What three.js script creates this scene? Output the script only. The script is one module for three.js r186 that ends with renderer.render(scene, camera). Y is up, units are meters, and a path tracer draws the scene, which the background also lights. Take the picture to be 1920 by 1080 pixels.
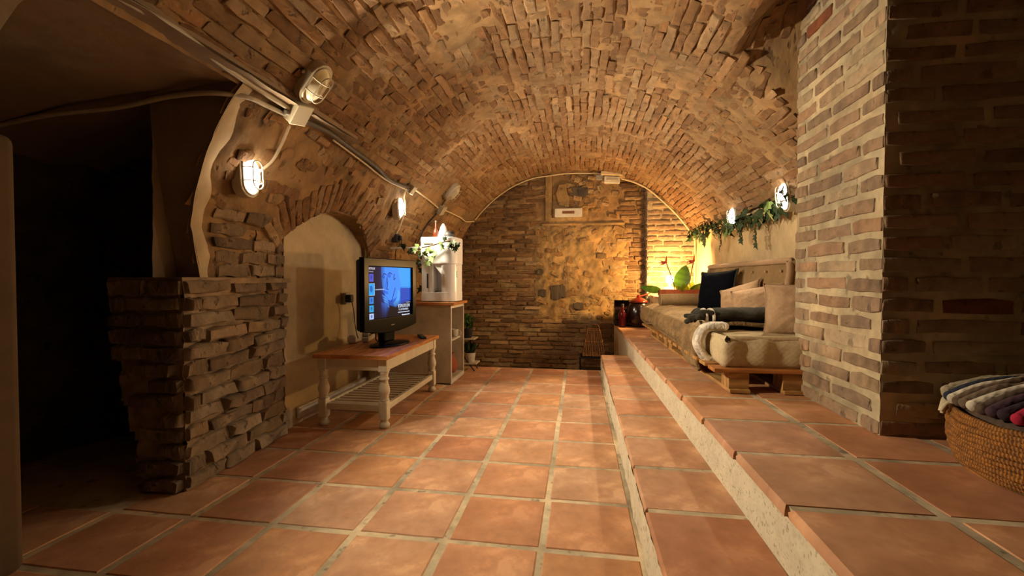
import * as THREE from 'three';
import { RoundedBoxGeometry } from 'three/addons/geometries/RoundedBoxGeometry.js';
import { mergeGeometries, mergeVertices, toCreasedNormals } from 'three/addons/utils/BufferGeometryUtils.js';
import { createNoise3D } from 'simplex-noise';

// ---------- camera, light level ----------
const scene = new THREE.Scene();
scene.background = new THREE.Color(0x000000);
const F = 830;                                             // focal length in pixels of a 1920 x 1080 frame
const camera = new THREE.PerspectiveCamera(2 * Math.atan(540 / F) * 180 / Math.PI, 16 / 9, 0.05, 60);
camera.rotation.order = 'YXZ';
camera.position.set(0, 0.94, 0);
camera.rotation.set(-Math.atan(18 / F), Math.atan(125 / F), 0);
camera.updateMatrixWorld(true);
const renderer = new THREE.WebGLRenderer({ antialias: true });
renderer.toneMapping = THREE.LinearToneMapping;
renderer.toneMappingExposure = 1.4;
renderer.shadowMap.enabled = true;
const LAMP_WARM = new THREE.Color().setRGB(1, 0.82, 0.56);
const LAMP_AMBER = new THREE.Color().setRGB(1, 0.58, 0.2);
const POWER = { left: [17, 10], right: [17, 18], ledge: 5.5 };   // candela of the lit lamps

// ---------- random numbers, noise ----------
function rng(seed) { let a = seed >>> 0; return () => { a = (a + 0x6d2b79f5) | 0; let t = Math.imul(a ^ (a >>> 15), 1 | a); t = (t + Math.imul(t ^ (t >>> 7), 61 | t)) ^ t; return ((t ^ (t >>> 14)) >>> 0) / 4294967296; }; }
const R = rng(20240);
const rr = (a, b) => a + (b - a) * R();
const n3 = createNoise3D(rng(77));
const fbm = (x, y, z, o = 4) => { let s = 0, a = 0.5; for (let i = 0; i < o; i++) { s += a * n3(x, y, z); x *= 2.03; y *= 2.03; z *= 2.03; a *= 0.5; } return s; };
const clamp = (x, a = 0, b = 1) => Math.min(b, Math.max(a, x));
const lerp = (a, b, t) => a + (b - a) * t;
const smooth = (a, b, x) => { const t = clamp((x - a) / (b - a)); return t * t * (3 - 2 * t); };
const V = (x, y, z) => new THREE.Vector3(x, y, z);

// ---------- textures (computed, tiling) ----------
function lattice(seed, P) { const r = rng(seed), g = new Float32Array(P * P); for (let i = 0; i < g.length; i++) g[i] = r(); return (u, v) => { u *= P; v *= P; const x0 = Math.floor(u), y0 = Math.floor(v); let fx = u - x0, fy = v - y0; fx = fx * fx * (3 - 2 * fx); fy = fy * fy * (3 - 2 * fy); const at = (x, y) => g[((y % P + P) % P) * P + ((x % P + P) % P)]; return lerp(lerp(at(x0, y0), at(x0 + 1, y0), fx), lerp(at(x0, y0 + 1), at(x0 + 1, y0 + 1), fx), fy); }; }
function tile(seed, ps) { const ls = ps.map((p, i) => lattice(seed + i * 13, p)); return (u, v) => { let s = 0, a = 0.5, n = 0; for (const l of ls) { s += a * l(u, v); n += a; a *= 0.62; } return s / n; }; }
function tex(size, fn, color = true) {
  const d = new Uint8Array(size * size * 4);
  for (let y = 0; y < size; y++) for (let x = 0; x < size; x++) { const c = fn(x / size, y / size), o = (y * size + x) * 4; const a = Array.isArray(c) ? c : [c, c, c]; for (let k = 0; k < 3; k++) d[o + k] = clamp(a[k]) * 255; d[o + 3] = 255; }
  const t = new THREE.DataTexture(d, size, size); t.wrapS = t.wrapT = THREE.RepeatWrapping; t.magFilter = THREE.LinearFilter; t.minFilter = THREE.LinearMipmapLinearFilter; t.generateMipmaps = true;
  if (color) t.colorSpace = THREE.SRGBColorSpace; t.needsUpdate = true; return t;
}
const nA = tile(1, [4, 9, 19, 41, 83]), nB = tile(2, [16, 33, 67, 128]), nC = tile(3, [3, 7, 15]), nD = tile(4, [60, 120]);
const T = {};
T.stone = tex(512, (u, v) => { const a = nA(u, v), b = nB(u, v); const s = 0.66 + 0.42 * (a - 0.35) + 0.22 * (b - 0.5); const pit = smooth(0.33, 0.2, nB(u + 0.3, v + 0.1)) * 0.18; const t = nC(u, v) - 0.5; const q = s - pit; return [q * (1 + t * 0.06), q * (1 - t * 0.02), q * (1 - t * 0.12)]; });
T.stoneH = tex(512, (u, v) => clamp(0.5 + 0.9 * (nA(u, v) - 0.5) + 0.55 * (nB(u, v) - 0.5) - smooth(0.33, 0.2, nB(u + 0.3, v + 0.1)) * 0.4), false);
T.plaster = tex(512, (u, v) => { const s = 0.84 + 0.22 * (nA(u, v) - 0.5) + 0.1 * (nB(u, v) - 0.5); return [s, s * 0.99, s * 0.97]; });
T.plasterH = tex(512, (u, v) => clamp(0.5 + 0.6 * (nA(u + 0.2, v) - 0.5) + 0.5 * (nB(u, v) - 0.5)), false);
T.clay = tex(512, (u, v) => { const a = nC(u, v), b = nA(u, v), c = nB(u, v); const dust = smooth(0.56, 0.85, b) * 0.1; const s = 0.9 + 0.16 * (a - 0.5) + 0.2 * (b - 0.5) + 0.1 * (c - 0.5); return [s + dust * 0.8, s * (0.97 + 0.1 * (a - 0.5)) + dust, s * (0.95 + 0.2 * (a - 0.5)) + dust]; });
T.clayH = tex(256, (u, v) => clamp(0.5 + 0.7 * (nA(u, v) - 0.5) + 0.3 * (nD(u, v) - 0.5)), false);
T.terrazzo = tex(512, (u, v) => { const c = nD(u, v), b = nB(u, v); const s = 0.86 + 0.12 * (b - 0.5); const k = smooth(0.34, 0.2, c) * 0.16 + smooth(0.66, 0.8, c) * 0.05; return [s - k, s - k * 1.05, s - k * 1.2]; });
const grain = tile(8, [3, 6, 11]), fine = tile(9, [40, 90]);
T.pine = tex(512, (u, v) => { const w = grain(u, v) * 0.5; const ring = 0.5 + 0.5 * Math.sin((v * 26 + w * 9 + 0.4 * Math.sin(u * 6.283)) * 6.283 / 2); const f = fine(u * 0.1 % 1, v); const s = 0.74 + 0.16 * ring + 0.16 * (f - 0.5) + 0.16 * (w - 0.25); return [s, s * (0.95 + 0.05 * ring), s * (0.86 + 0.12 * ring)]; });
T.weave = tex(256, (u, v) => { const s = 0.5 + 0.25 * Math.sin(u * 6.283 * 32) * Math.sin(v * 6.283 * 32) + 0.4 * (nB(u, v) - 0.5); return s; }, false);
T.cloth = tex(256, (u, v) => { const s = 0.86 + 0.16 * (nA(u, v) - 0.5) + 0.1 * (nD(u, v) - 0.5); return [s, s, s]; });
T.fleece = tex(512, (u, v) => { const s = 0.84 + 0.4 * (nB(u, v) - 0.5) + 0.3 * (nA(u, v) - 0.5); return [s, s * 0.98, s * 0.95]; });
T.fleeceH = tex(512, (u, v) => { const k = nA(u, v); const sw = Math.abs(Math.sin(9 * k * 3.14)); return clamp(0.25 + 0.5 * sw + 0.5 * (nB(u, v) - 0.5)); }, false);
T.straw = tex(256, (u, v) => { const k = 0.5 + 0.5 * Math.sin((u * 24 + v * 3 + 0.6 * nA(u, v)) * 6.283); const s = 0.55 + 0.3 * k + 0.5 * (nB(u, v) - 0.5); return [s, s * 0.95, s * 0.8]; });
T.leaf = tex(128, (u, v) => { const s = 0.7 + 0.4 * (nA(u, v) - 0.5) + 0.12 * Math.abs(Math.sin(v * 40)); return [s, s, s * 0.8]; });

function mat(color, o = {}) { const m = new THREE.MeshStandardMaterial({ roughness: 0.9, ...o }); m.color.set(color); return m; }
function lin(r, g, b, o) { const m = mat(0xffffff, o); m.color.setRGB(r, g, b); return m; }
const stone = (c, bump = 0.004) => mat(c, { map: T.stone, bumpMap: T.stoneH, bumpScale: bump, roughness: 0.96 });
const M = {
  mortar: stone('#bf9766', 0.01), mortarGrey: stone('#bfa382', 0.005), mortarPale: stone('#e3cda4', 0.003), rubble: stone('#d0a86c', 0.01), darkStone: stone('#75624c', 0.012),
  plaster: mat('#dcc8a4', { map: T.plaster, bumpMap: T.plasterH, bumpScale: 0.002, roughness: 0.95 }),
  plasterWarm: mat('#e0c79c', { map: T.plaster, bumpMap: T.plasterH, bumpScale: 0.0015, roughness: 0.95 }),
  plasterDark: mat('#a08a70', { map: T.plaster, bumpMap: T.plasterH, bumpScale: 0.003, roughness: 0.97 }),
  grout: stone('#fae4bc', 0.002), riser: mat('#efe2c4', { map: T.terrazzo, roughness: 0.85 }),
  white: mat('#ece6d8', { map: T.plaster, roughness: 0.55 }), cream: mat('#e9dfc6', { map: T.plaster, roughness: 0.6 }), cabinet: mat('#dccfb6', { map: T.plaster, roughness: 0.7 }),
  pine: mat('#d08a48', { map: T.pine, bumpMap: T.pine, bumpScale: 0.0008, roughness: 0.5 }), pineRaw: mat('#c99a5c', { map: T.pine, bumpMap: T.pine, bumpScale: 0.001, roughness: 0.75 }), pineDark: mat('#8d5a30', { map: T.pine, roughness: 0.7 }),
  gloss: mat('#f0f4fa', { roughness: 0.22 }), black: new THREE.MeshPhysicalMaterial({ color: 0x060607, roughness: 0.28, specularIntensity: 0.25 }), blackMat: mat('#141315', { roughness: 0.6 }), darkGrey: mat('#35322f', { roughness: 0.6 }), grey: mat('#8d877c', { roughness: 0.6 }),
  pvc: mat('#b3a78f', { roughness: 0.5 }), conduit: mat('#4c4238', { roughness: 0.6 }), cable: mat('#cbb893', { roughness: 0.6 }),
  glassFrost: new THREE.MeshPhysicalMaterial({ color: 0xe8dcc0, roughness: 0.35, transmission: 0.6, thickness: 0, transparent: false }),
  iron: mat('#1d1a18', { roughness: 0.5, metalness: 0.6 }), soil: stone('#3a2a1d', 0.01),
  canvasCream: mat('#d8c49c', { map: T.cloth, bumpMap: T.weave, bumpScale: 0.0012, roughness: 0.97 }), canvasBeige: mat('#b59472', { map: T.cloth, bumpMap: T.weave, bumpScale: 0.0012, roughness: 0.97 }), linen: mat('#94774f', { map: T.cloth, bumpMap: T.weave, bumpScale: 0.0014, roughness: 0.97 }),
  navy: new THREE.MeshPhysicalMaterial({ color: 0x070a12, specularIntensity: 0.15, map: T.cloth, bumpMap: T.weave, bumpScale: 0.002, roughness: 1 }), slate: mat('#3a382c', { map: T.fleece, bumpMap: T.weave, bumpScale: 0.002, roughness: 1 }),
  throwFur: mat('#9c8158', { map: T.fleece, bumpMap: T.fleeceH, bumpScale: 0.008, roughness: 1 }), woolWhite: mat('#fffaf0', { map: T.fleece, bumpMap: T.fleeceH, bumpScale: 0.006, roughness: 1 }),
  straw: mat('#b87c34', { map: T.straw, bumpMap: T.straw, bumpScale: 0.004, roughness: 0.85 }), rattan: mat('#a5713a', { map: T.straw, roughness: 0.8 }),
  ivy: new THREE.MeshPhysicalMaterial({ color: 0x2c4a22, map: T.leaf, roughness: 0.6, side: THREE.DoubleSide }), ivyLit: new THREE.MeshPhysicalMaterial({ color: 0x8fb07a, map: T.leaf, roughness: 0.5, side: THREE.DoubleSide }),  // second ivy copy has lamplight painted into its leaf colour
  leafLime: new THREE.MeshPhysicalMaterial({ color: 0x9fb52f, map: T.leaf, roughness: 0.5, side: THREE.DoubleSide, transmission: 0.3, thickness: 0 }), leafGreen: new THREE.MeshPhysicalMaterial({ color: 0x4f7a2a, map: T.leaf, roughness: 0.5, side: THREE.DoubleSide, transmission: 0.2, thickness: 0 }),
  stem: mat('#4d3a22', { roughness: 0.9 }), flower: mat('#b5482a', { roughness: 0.7, side: THREE.DoubleSide }), terracotta: mat('#b5633f', { map: T.clay, roughness: 0.85 }),
  lacquer: mat('#180806', { roughness: 0.2 }), lacquerRed: mat('#4a120c', { roughness: 0.15 }), redGlass: new THREE.MeshPhysicalMaterial({ color: 0x5a0c14, roughness: 0.1, transmission: 0.3, thickness: 0.02, ior: 1.45 }), darkWood: mat('#2a130c', { map: T.pine, roughness: 0.35 }), pink: stone('#cf9a80', 0.01),
  bottle: mat('#4a2212', { roughness: 0.15 }),
};
const bricksWarm = ['#b98c5e', '#b08252', '#c2976a', '#a6784c', '#b58757', '#c9a478'].map((c) => stone(c, 0.009));
const bricksGrey = ['#b59b7c', '#a68c6e', '#bea688', '#9a8169', '#ac9172', '#baa183'].map((c) => stone(c, 0.014));
const bricksPillar = ['#bf9d7c', '#b39475', '#cbaa86', '#a98b70', '#c29a76', '#d0b692'].map((c) => stone(c, 0.008));
const bricksBack = ['#b48b5e', '#a37a4f', '#c09a6b', '#8f6b47', '#ad8053', '#c7a578'].map((c) => stone(c, 0.005));
const tiles = ['#d29e76', '#ca946c', '#d6a880', '#c38c66', '#cfa27e', '#d4ab88', '#c89876', '#d09c6e'].map((c) => mat(c, { map: T.clay, bumpMap: T.clayH, bumpScale: 0.001, roughness: 0.78 }));
const pick = (a) => a[Math.floor(R() * a.length)];

// ---------- scene helpers ----------
const counts = {};
function numbered(name) { const k = counts[name] ?? 0; counts[name] = k + 1; return k ? name + '_' + String(k).padStart(3, '0') : name; }
function flat(g) { const h = g.index ? g.toNonIndexed() : g; for (const k of Object.keys(h.attributes)) if (!['position', 'normal', 'uv'].includes(k)) h.deleteAttribute(k); if (!h.attributes.uv) h.setAttribute('uv', new THREE.Float32BufferAttribute(new Float32Array(h.attributes.position.count * 2), 2)); return h; }
function metric(g, s = 1, axis = 'x', off = [0, 0]) {      // uv in metres by the face's main direction, u along the chosen axis
  const p = g.attributes.position, uv = new Float32Array(p.count * 2), a = V(0, 0, 0), b = V(0, 0, 0), c = V(0, 0, 0), n = V(0, 0, 0), A = 'xyz'.indexOf(axis);
  for (let i = 0; i < p.count; i += 3) {
    a.fromBufferAttribute(p, i); b.fromBufferAttribute(p, i + 1); c.fromBufferAttribute(p, i + 2); n.subVectors(b, a).cross(c.clone().sub(a));
    const w = [Math.abs(n.x), Math.abs(n.y), Math.abs(n.z)], k = w.indexOf(Math.max(...w)); let ax = [0, 1, 2].filter((i) => i !== k); if (ax[1] === A) ax.reverse();
    for (let j = 0; j < 3; j++) { uv[(i + j) * 2] = p.array[(i + j) * 3 + ax[0]] * s + off[0]; uv[(i + j) * 2 + 1] = p.array[(i + j) * 3 + ax[1]] * s + off[1]; }
  }
  g.setAttribute('uv', new THREE.BufferAttribute(uv, 2)); return g;
}
function obj(name, geos, material, parent = scene, o = {}) {
  geos = Array.isArray(geos) ? geos : [geos];
  let g = geos.length > 1 || o.metric !== false ? mergeGeometries(geos.map(flat)) : geos[0];
  if (o.metric !== false) metric(g, o.s ?? 1.2, o.axis ?? 'x', o.off ?? [0, 0]);
  const m = new THREE.Mesh(g, material); m.name = numbered(name); m.castShadow = m.receiveShadow = true;
  if (o.kind) m.userData.kind = o.kind; if (o.label) m.userData.label = o.label;
  parent.add(m); return m;
}
function objs(name, list, material, parent, o) { return list.map((g) => obj(name, g, material, parent, o)); }
function thing(name, label, category, pos = [0, 0, 0], ry = 0, group) { const o = new THREE.Group(); o.name = numbered(name); o.position.set(...pos); o.rotation.y = ry; o.userData = { label, category }; if (group) o.userData.group = group; scene.add(o); return o; }
function tag(o, label, category, group) { Object.assign(o.userData, { label, category }); if (group) o.userData.group = group; return o; }
function struct(name, label) { const o = new THREE.Group(); o.name = numbered(name); o.userData = { kind: 'structure' }; if (label) o.userData.label = label; scene.add(o); return o; }
function dup(root, pos, ry, label) { const c = root.clone(); const base = root.name.replace(/_\d+$/, ''); c.name = numbered(base); c.userData = { ...root.userData }; c.position.set(...pos); c.rotation.y = ry; if (label) c.userData.label = label; scene.add(c); return c; }
const mv = (g, x, y, z) => g.translate(x, y, z);
const box = (w, h, d, x = 0, y = 0, z = 0, r = 0.004) => mv(new RoundedBoxGeometry(w, h, d, 2, Math.min(r, w / 2.01, h / 2.01, d / 2.01)), x, y, z);
const slab = (x0, x1, y0, y1, z0, z1) => mv(new THREE.BoxGeometry(x1 - x0, y1 - y0, z1 - z0), (x0 + x1) / 2, (y0 + y1) / 2, (z0 + z1) / 2);
const cyl = (r0, r1, h, x = 0, y = 0, z = 0, n = 20) => mv(new THREE.CylinderGeometry(r0, r1, h, n), x, y, z);
const lathe = (p, n = 24) => new THREE.LatheGeometry(p.map(([r, y]) => new THREE.Vector2(r, y)), n);
const curve = (pts) => new THREE.CatmullRomCurve3(pts.map((p) => (p.isVector3 ? p : V(...p))));
const tube = (pts, r, seg = 0, rad = 8) => new THREE.TubeGeometry(curve(pts), seg || pts.length * 6, r, rad, false);
const ball = (r, x = 0, y = 0, z = 0, sy = 1) => mv(new THREE.SphereGeometry(r, 16, 12).scale(1, sy, 1), x, y, z);
const capped = (pts, r, seg, rad = 8) => [tube(pts, r, seg, rad), ball(r, ...(pts[0].isVector3 ? pts[0].toArray() : pts[0])), ball(r, ...(pts.at(-1).isVector3 ? pts.at(-1).toArray() : pts.at(-1)))];

// a worn brick: length x, height y, proud of the wall along z; 38 triangles
function brickGeo(seed, jit = 1, bx = 0.035, by = 0.16) {
  const r = rng(seed), j = (a) => (r() - 0.5) * 2 * a * jit, xs = [-0.5 + bx, -0.17, 0.17, 0.5 - bx], ys = [-0.5 + by, 0.5 - by], P = [], I = [];
  const push = (x, y, z) => { P.push(x, y, z); return P.length / 3 - 1; };
  const top = ys.map((y) => xs.map((x) => push(x + j(0.02), y + j(0.07), 1 + j(0.18))));
  const order = [[0, 0], [0, 1], [0, 2], [0, 3], [1, 3], [1, 2], [1, 1], [1, 0]], out = [], low = [];
  for (const [a, b] of order) { const x = xs[b], y = ys[a]; const cx = b === 0 ? -0.5 + r() * 0.03 * jit : b === 3 ? 0.5 - r() * 0.03 * jit : x, cy = (a ? 0.5 : -0.5) + j(0.08); const cor = b === 0 || b === 3 ? 0.9 : 1; out.push(push(cx, cy * cor, 0.55 + j(0.2))); low.push(push(cx, cy * cor, -0.9)); }
  for (let b = 0; b < 3; b++) I.push(top[0][b], top[0][b + 1], top[1][b + 1], top[0][b], top[1][b + 1], top[1][b]);
  for (let k = 0; k < 8; k++) { const n = (k + 1) % 8, a = top[order[k][0]][order[k][1]], b = top[order[n][0]][order[n][1]]; I.push(a, out[k], out[n], a, out[n], b, out[k], low[k], low[n], out[k], low[n], out[n]); }
  const g = new THREE.BufferGeometry(); g.setAttribute('position', new THREE.Float32BufferAttribute(P, 3)); g.setIndex(I);
  const uv = [], ou = r(), ov = r(); for (let i = 0; i < P.length; i += 3) uv.push(P[i] * 0.32 + ou, P[i + 1] * 0.075 + P[i + 2] * 0.02 + ov); g.setAttribute('uv', new THREE.Float32BufferAttribute(uv, 2));
  g.computeVertexNormals(); return jit > 1.2 ? toCreasedNormals(g, 1.15) : g;
}
const BG = Array.from({ length: 10 }, (_, i) => brickGeo(100 + i, 1)), BR = Array.from({ length: 10 }, (_, i) => brickGeo(300 + i, 1.5, 0.03, 0.12));
const TG = Array.from({ length: 6 }, (_, i) => { const r = rng(500 + i), P = [], I = [], e = 0.022; const ring = (k, z, w) => { const o = []; for (let s = 0; s < 4; s++) for (let t = 0; t < 3; t++) { const u = t / 3, q = 0.5 - k; const [x, y] = [[-q + 2 * q * u, -q], [q, -q + 2 * q * u], [q - 2 * q * u, q], [-q, q - 2 * q * u]][s]; P.push(x + (r() - 0.5) * w, y + (r() - 0.5) * w, z); o.push(P.length / 3 - 1); } return o; }; const a = ring(e, 1, 0.004), b = ring(0, 0.6, 0.014), c = ring(0, -0.05, 0); P.push(0, 0, 1.06); const m = P.length / 3 - 1; for (let k = 0; k < 12; k++) { const n = (k + 1) % 12; I.push(m, a[k], a[n], a[k], b[k], b[n], a[k], b[n], a[n], b[k], c[k], c[n], b[k], c[n], b[n]); } let g = new THREE.BufferGeometry(); g.setAttribute('position', new THREE.Float32BufferAttribute(P, 3)); g.setIndex(I); const ou = r(), ov = r(); g.setAttribute('uv', new THREE.Float32BufferAttribute(Array.from({ length: P.length / 3 }, (_, i) => [P[i * 3] * 0.7 + ou, P[i * 3 + 1] * 0.7 + ov]).flat(), 2)); g.computeVertexNormals(); return toCreasedNormals(g, 0.5); });

// bricks = [{p, u, n, L, W, D}]: those that show largest become parts, the rest one joined part
const proj = V(0, 0, 0);
function shows(b) { proj.copy(b.p).applyMatrix4(camera.matrixWorldInverse); if (proj.z > -0.2) return 0; const z = -proj.z; const x = proj.x / z * F, y = proj.y / z * F; if (Math.abs(x) > 1000 || Math.abs(y) > 580) return 1e-4 * b.L; const view = proj.copy(camera.position).sub(b.p).normalize().dot(b.n); return Math.max(0.02, view) * b.L * b.W / (z * z); }
function layBricks(parent, bricks, mats, geos = BG, name = 'brick', max = 300) {
  const list = bricks.map((b) => [shows(b), b]).sort((a, b) => b[0] - a[0]), m4 = new THREE.Matrix4(), across = V(0, 0, 0);
  const place = (b) => { across.crossVectors(b.n, b.u).normalize(); const u = b.u.clone().normalize(); m4.makeBasis(u.multiplyScalar(b.L), across.clone().multiplyScalar(b.W), b.n.clone().multiplyScalar(b.D)).setPosition(b.p); return m4; };
  const rest = [];
  list.forEach(([s, b], i) => {
    const m = b.mat ?? pick(mats), g = pick(geos);
    if (i < max) { const o = new THREE.Mesh(g, m); o.name = numbered(name); place(b).decompose(o.position, o.quaternion, o.scale); o.castShadow = o.receiveShadow = true; parent.add(o); } else rest.push([b, m]);
  });
  if (rest.length) { const im = new THREE.InstancedMesh(geos[0], stone('#ffffff', 0.005), rest.length); rest.forEach(([b, m], i) => { im.setMatrixAt(i, place(b)); im.setColorAt(i, m.color); }); im.name = numbered('distant_' + name + 's'); im.userData.kind = 'stuff'; im.castShadow = im.receiveShadow = true; parent.add(im); }
}
// running courses on a flat face: origin o (lower start), u along, v up, n out of the wall
function courses({ o, u, v, n, w, h, pitch, bw, len, D, skip = 0.02, keep, wob = 0.004, dj = 0.35, tilt = 0.01, gap = 0.016 }) {
  const out = []; let row = 0;
  for (let y = pitch / 2; y < h - pitch * 0.3; y += pitch, row++) {
    let x = -(row % 2) * len * 0.5 - R() * len * 0.25;
    while (x < w) {
      const L0 = len * rr(0.72, 1.2); let a = Math.max(0, x), b = Math.min(w, x + L0); x += L0 + gap;
      if (b - a < 0.04) continue; if (R() < skip) continue; const mx = (a + b) / 2;
      if (keep && !keep(mx, y, b - a)) continue;
      const p = o.clone().addScaledVector(u, mx).addScaledVector(v, y + rr(-wob, wob)), t = rr(-tilt, tilt);
      out.push({ p, u: u.clone().addScaledVector(v, t), n: n.clone().addScaledVector(u, rr(-0.02, 0.02)).normalize(), L: b - a, W: bw * rr(0.88, 1.1), D: D * rr(1 - dj, 1 + dj) });
    }
  }
  return out;
}
// wall skin: a bumpy grid over (a, b) -> point, normal; drop() removes cells
function skin(na, nb, at, amp, drop, uvScale = 1.0, freq = 7) {
  const P = [], UV = [], I = [];
  for (let i = 0; i <= na; i++) for (let j = 0; j <= nb; j++) { const { p, n, uv } = at(i / na, j / nb); const d = amp * (1.3 * fbm(p.x * freq, p.y * freq, p.z * freq, 4) + 0.5 * n3(p.x * 1.7, p.y * 1.7, p.z * 1.7)); P.push(p.x + n.x * d, p.y + n.y * d, p.z + n.z * d); UV.push(uv[0] * uvScale, uv[1] * uvScale); }
  const id = (i, j) => i * (nb + 1) + j, c = V(0, 0, 0);
  for (let i = 0; i < na; i++) for (let j = 0; j < nb; j++) { if (drop) { const q = at((i + 0.5) / na, (j + 0.5) / nb); c.copy(q.p); if (drop(c)) continue; } I.push(id(i, j), id(i + 1, j), id(i + 1, j + 1), id(i, j), id(i + 1, j + 1), id(i, j + 1)); }
  const g = new THREE.BufferGeometry(); g.setAttribute('position', new THREE.Float32BufferAttribute(P, 3)); g.setAttribute('uv', new THREE.Float32BufferAttribute(UV, 2)); g.setIndex(I); g.computeVertexNormals(); return g;
}
const flatSkin = (o, u, v, n, w, h, step, amp, drop, freq) => skin(Math.ceil(w / step), Math.ceil(h / step), (a, b) => ({ p: o.clone().addScaledVector(u, a * w).addScaledVector(v, b * h), n, uv: [a * w, b * h] }), amp, drop, 1, freq);
const X = V(1, 0, 0), Y = V(0, 1, 0), Z = V(0, 0, 1), nX = V(-1, 0, 0), nZ = V(0, 0, -1);

// ---------- the barrel vault ----------
const CX = -0.05, CY = 0.56, KN = [[20, 1.745], [34, 1.75], [48, 1.77], [60, 1.795], [92, 1.8], [118, 1.85], [136, 1.825], [160, 1.82]];
function radius(d) { if (d <= 20) return 1.745; for (let i = 1; i < KN.length; i++) if (d <= KN[i][0]) return lerp(KN[i - 1][1], KN[i][1], smooth(KN[i - 1][0], KN[i][0], d)); return 1.82; }
const ARC0 = 33, ARC1 = 160, DEG = Math.PI / 180, WALL = -1.76, ZB = -6.02;
const prof = []; // from the right springing over the crown down to the left foot
for (let d = ARC0; d <= ARC1; d += 1) { const r = radius(d); prof.push([CX + r * Math.cos(d * DEG), CY + r * Math.sin(d * DEG)]); }
for (let y = 1.15; y >= -0.001; y -= 0.05) prof.push([WALL, Math.max(0, y)]);
const plen = [0]; for (let i = 1; i < prof.length; i++) plen.push(plen[i - 1] + Math.hypot(prof[i][0] - prof[i - 1][0], prof[i][1] - prof[i - 1][1]));
const PL = plen.at(-1);
function onProf(s) { s = clamp(s, 0, PL); let i = 1; while (i < plen.length - 1 && plen[i] < s) i++; const t = (s - plen[i - 1]) / (plen[i] - plen[i - 1]), a = prof[i - 1], b = prof[i]; return { x: lerp(a[0], b[0], t), y: lerp(a[1], b[1], t), tx: (b[0] - a[0]) / (plen[i] - plen[i - 1]), ty: (b[1] - a[1]) / (plen[i] - plen[i - 1]) }; }
function shell(s, z) {
  const w = onProf(s); if (w.x > 0.45 && z > -2.8) { const at = (a, b) => { const o = onProf(a); return V(o.x, o.y + lift(o.x, b), b); }, t = at(s + 0.01, z).sub(at(s - 0.01, z)).normalize(), dz = at(s, z + 0.01).sub(at(s, z - 0.01)); const n = t.clone().cross(dz).normalize(); if (n.y > 0) n.negate(); return { p: at(s, z), n, t, dz: dz.normalize() }; } const q = onProf(s); return { p: V(q.x, q.y + (q.x > 0.5 ? lift(q.x, z) : 0), z), n: V(-q.ty, q.tx, 0), t: V(q.tx, q.ty, 0) }; }   // n points into the room
function leftX(y) { if (y < 1.182) return WALL; for (let i = prof.length - 2; i > 0; i--) if (prof[i][1] >= y) { const a = prof[i + 1], b = prof[i]; return lerp(a[0], b[0], (y - a[1]) / (b[1] - a[1])); } return 0; }
function sOfY(y) { let lo = PL / 2, hi = PL; for (let k = 0; k < 40; k++) { const m = (lo + hi) / 2; if (onProf(m).y > y) lo = m; else hi = m; } return lo; }
const nzA = -2.42, nzB = -3.5, nY0 = 1.19, nZc = (nzA + nzB) / 2, nH = 0.22, nR = (0.54 * 0.54 + nH * nH) / (2 * nH), nCy = nY0 + nH - nR;
const inNiche = (z, y, grow = 0) => z < nzA + grow && z > nzB - grow && (y < nY0 || Math.hypot(z - nZc, y - nCy) < nR + grow);
const jambZ = (y) => lerp(-1.855, -1.695, smooth(0.6, 1.75, y));
const inPassage = (z, y, x) => x < -1.0 && z > jambZ(y) && y < 1.765;
const cutRight = (x, z) => z > -2.53 && x > 1.13;
const lift = (x, z) => 0.45 * smooth(0.75, 1.12, x) * smooth(-2.72, -2.3, z);   // the front bay of the vault opens upward at the pillar

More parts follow.
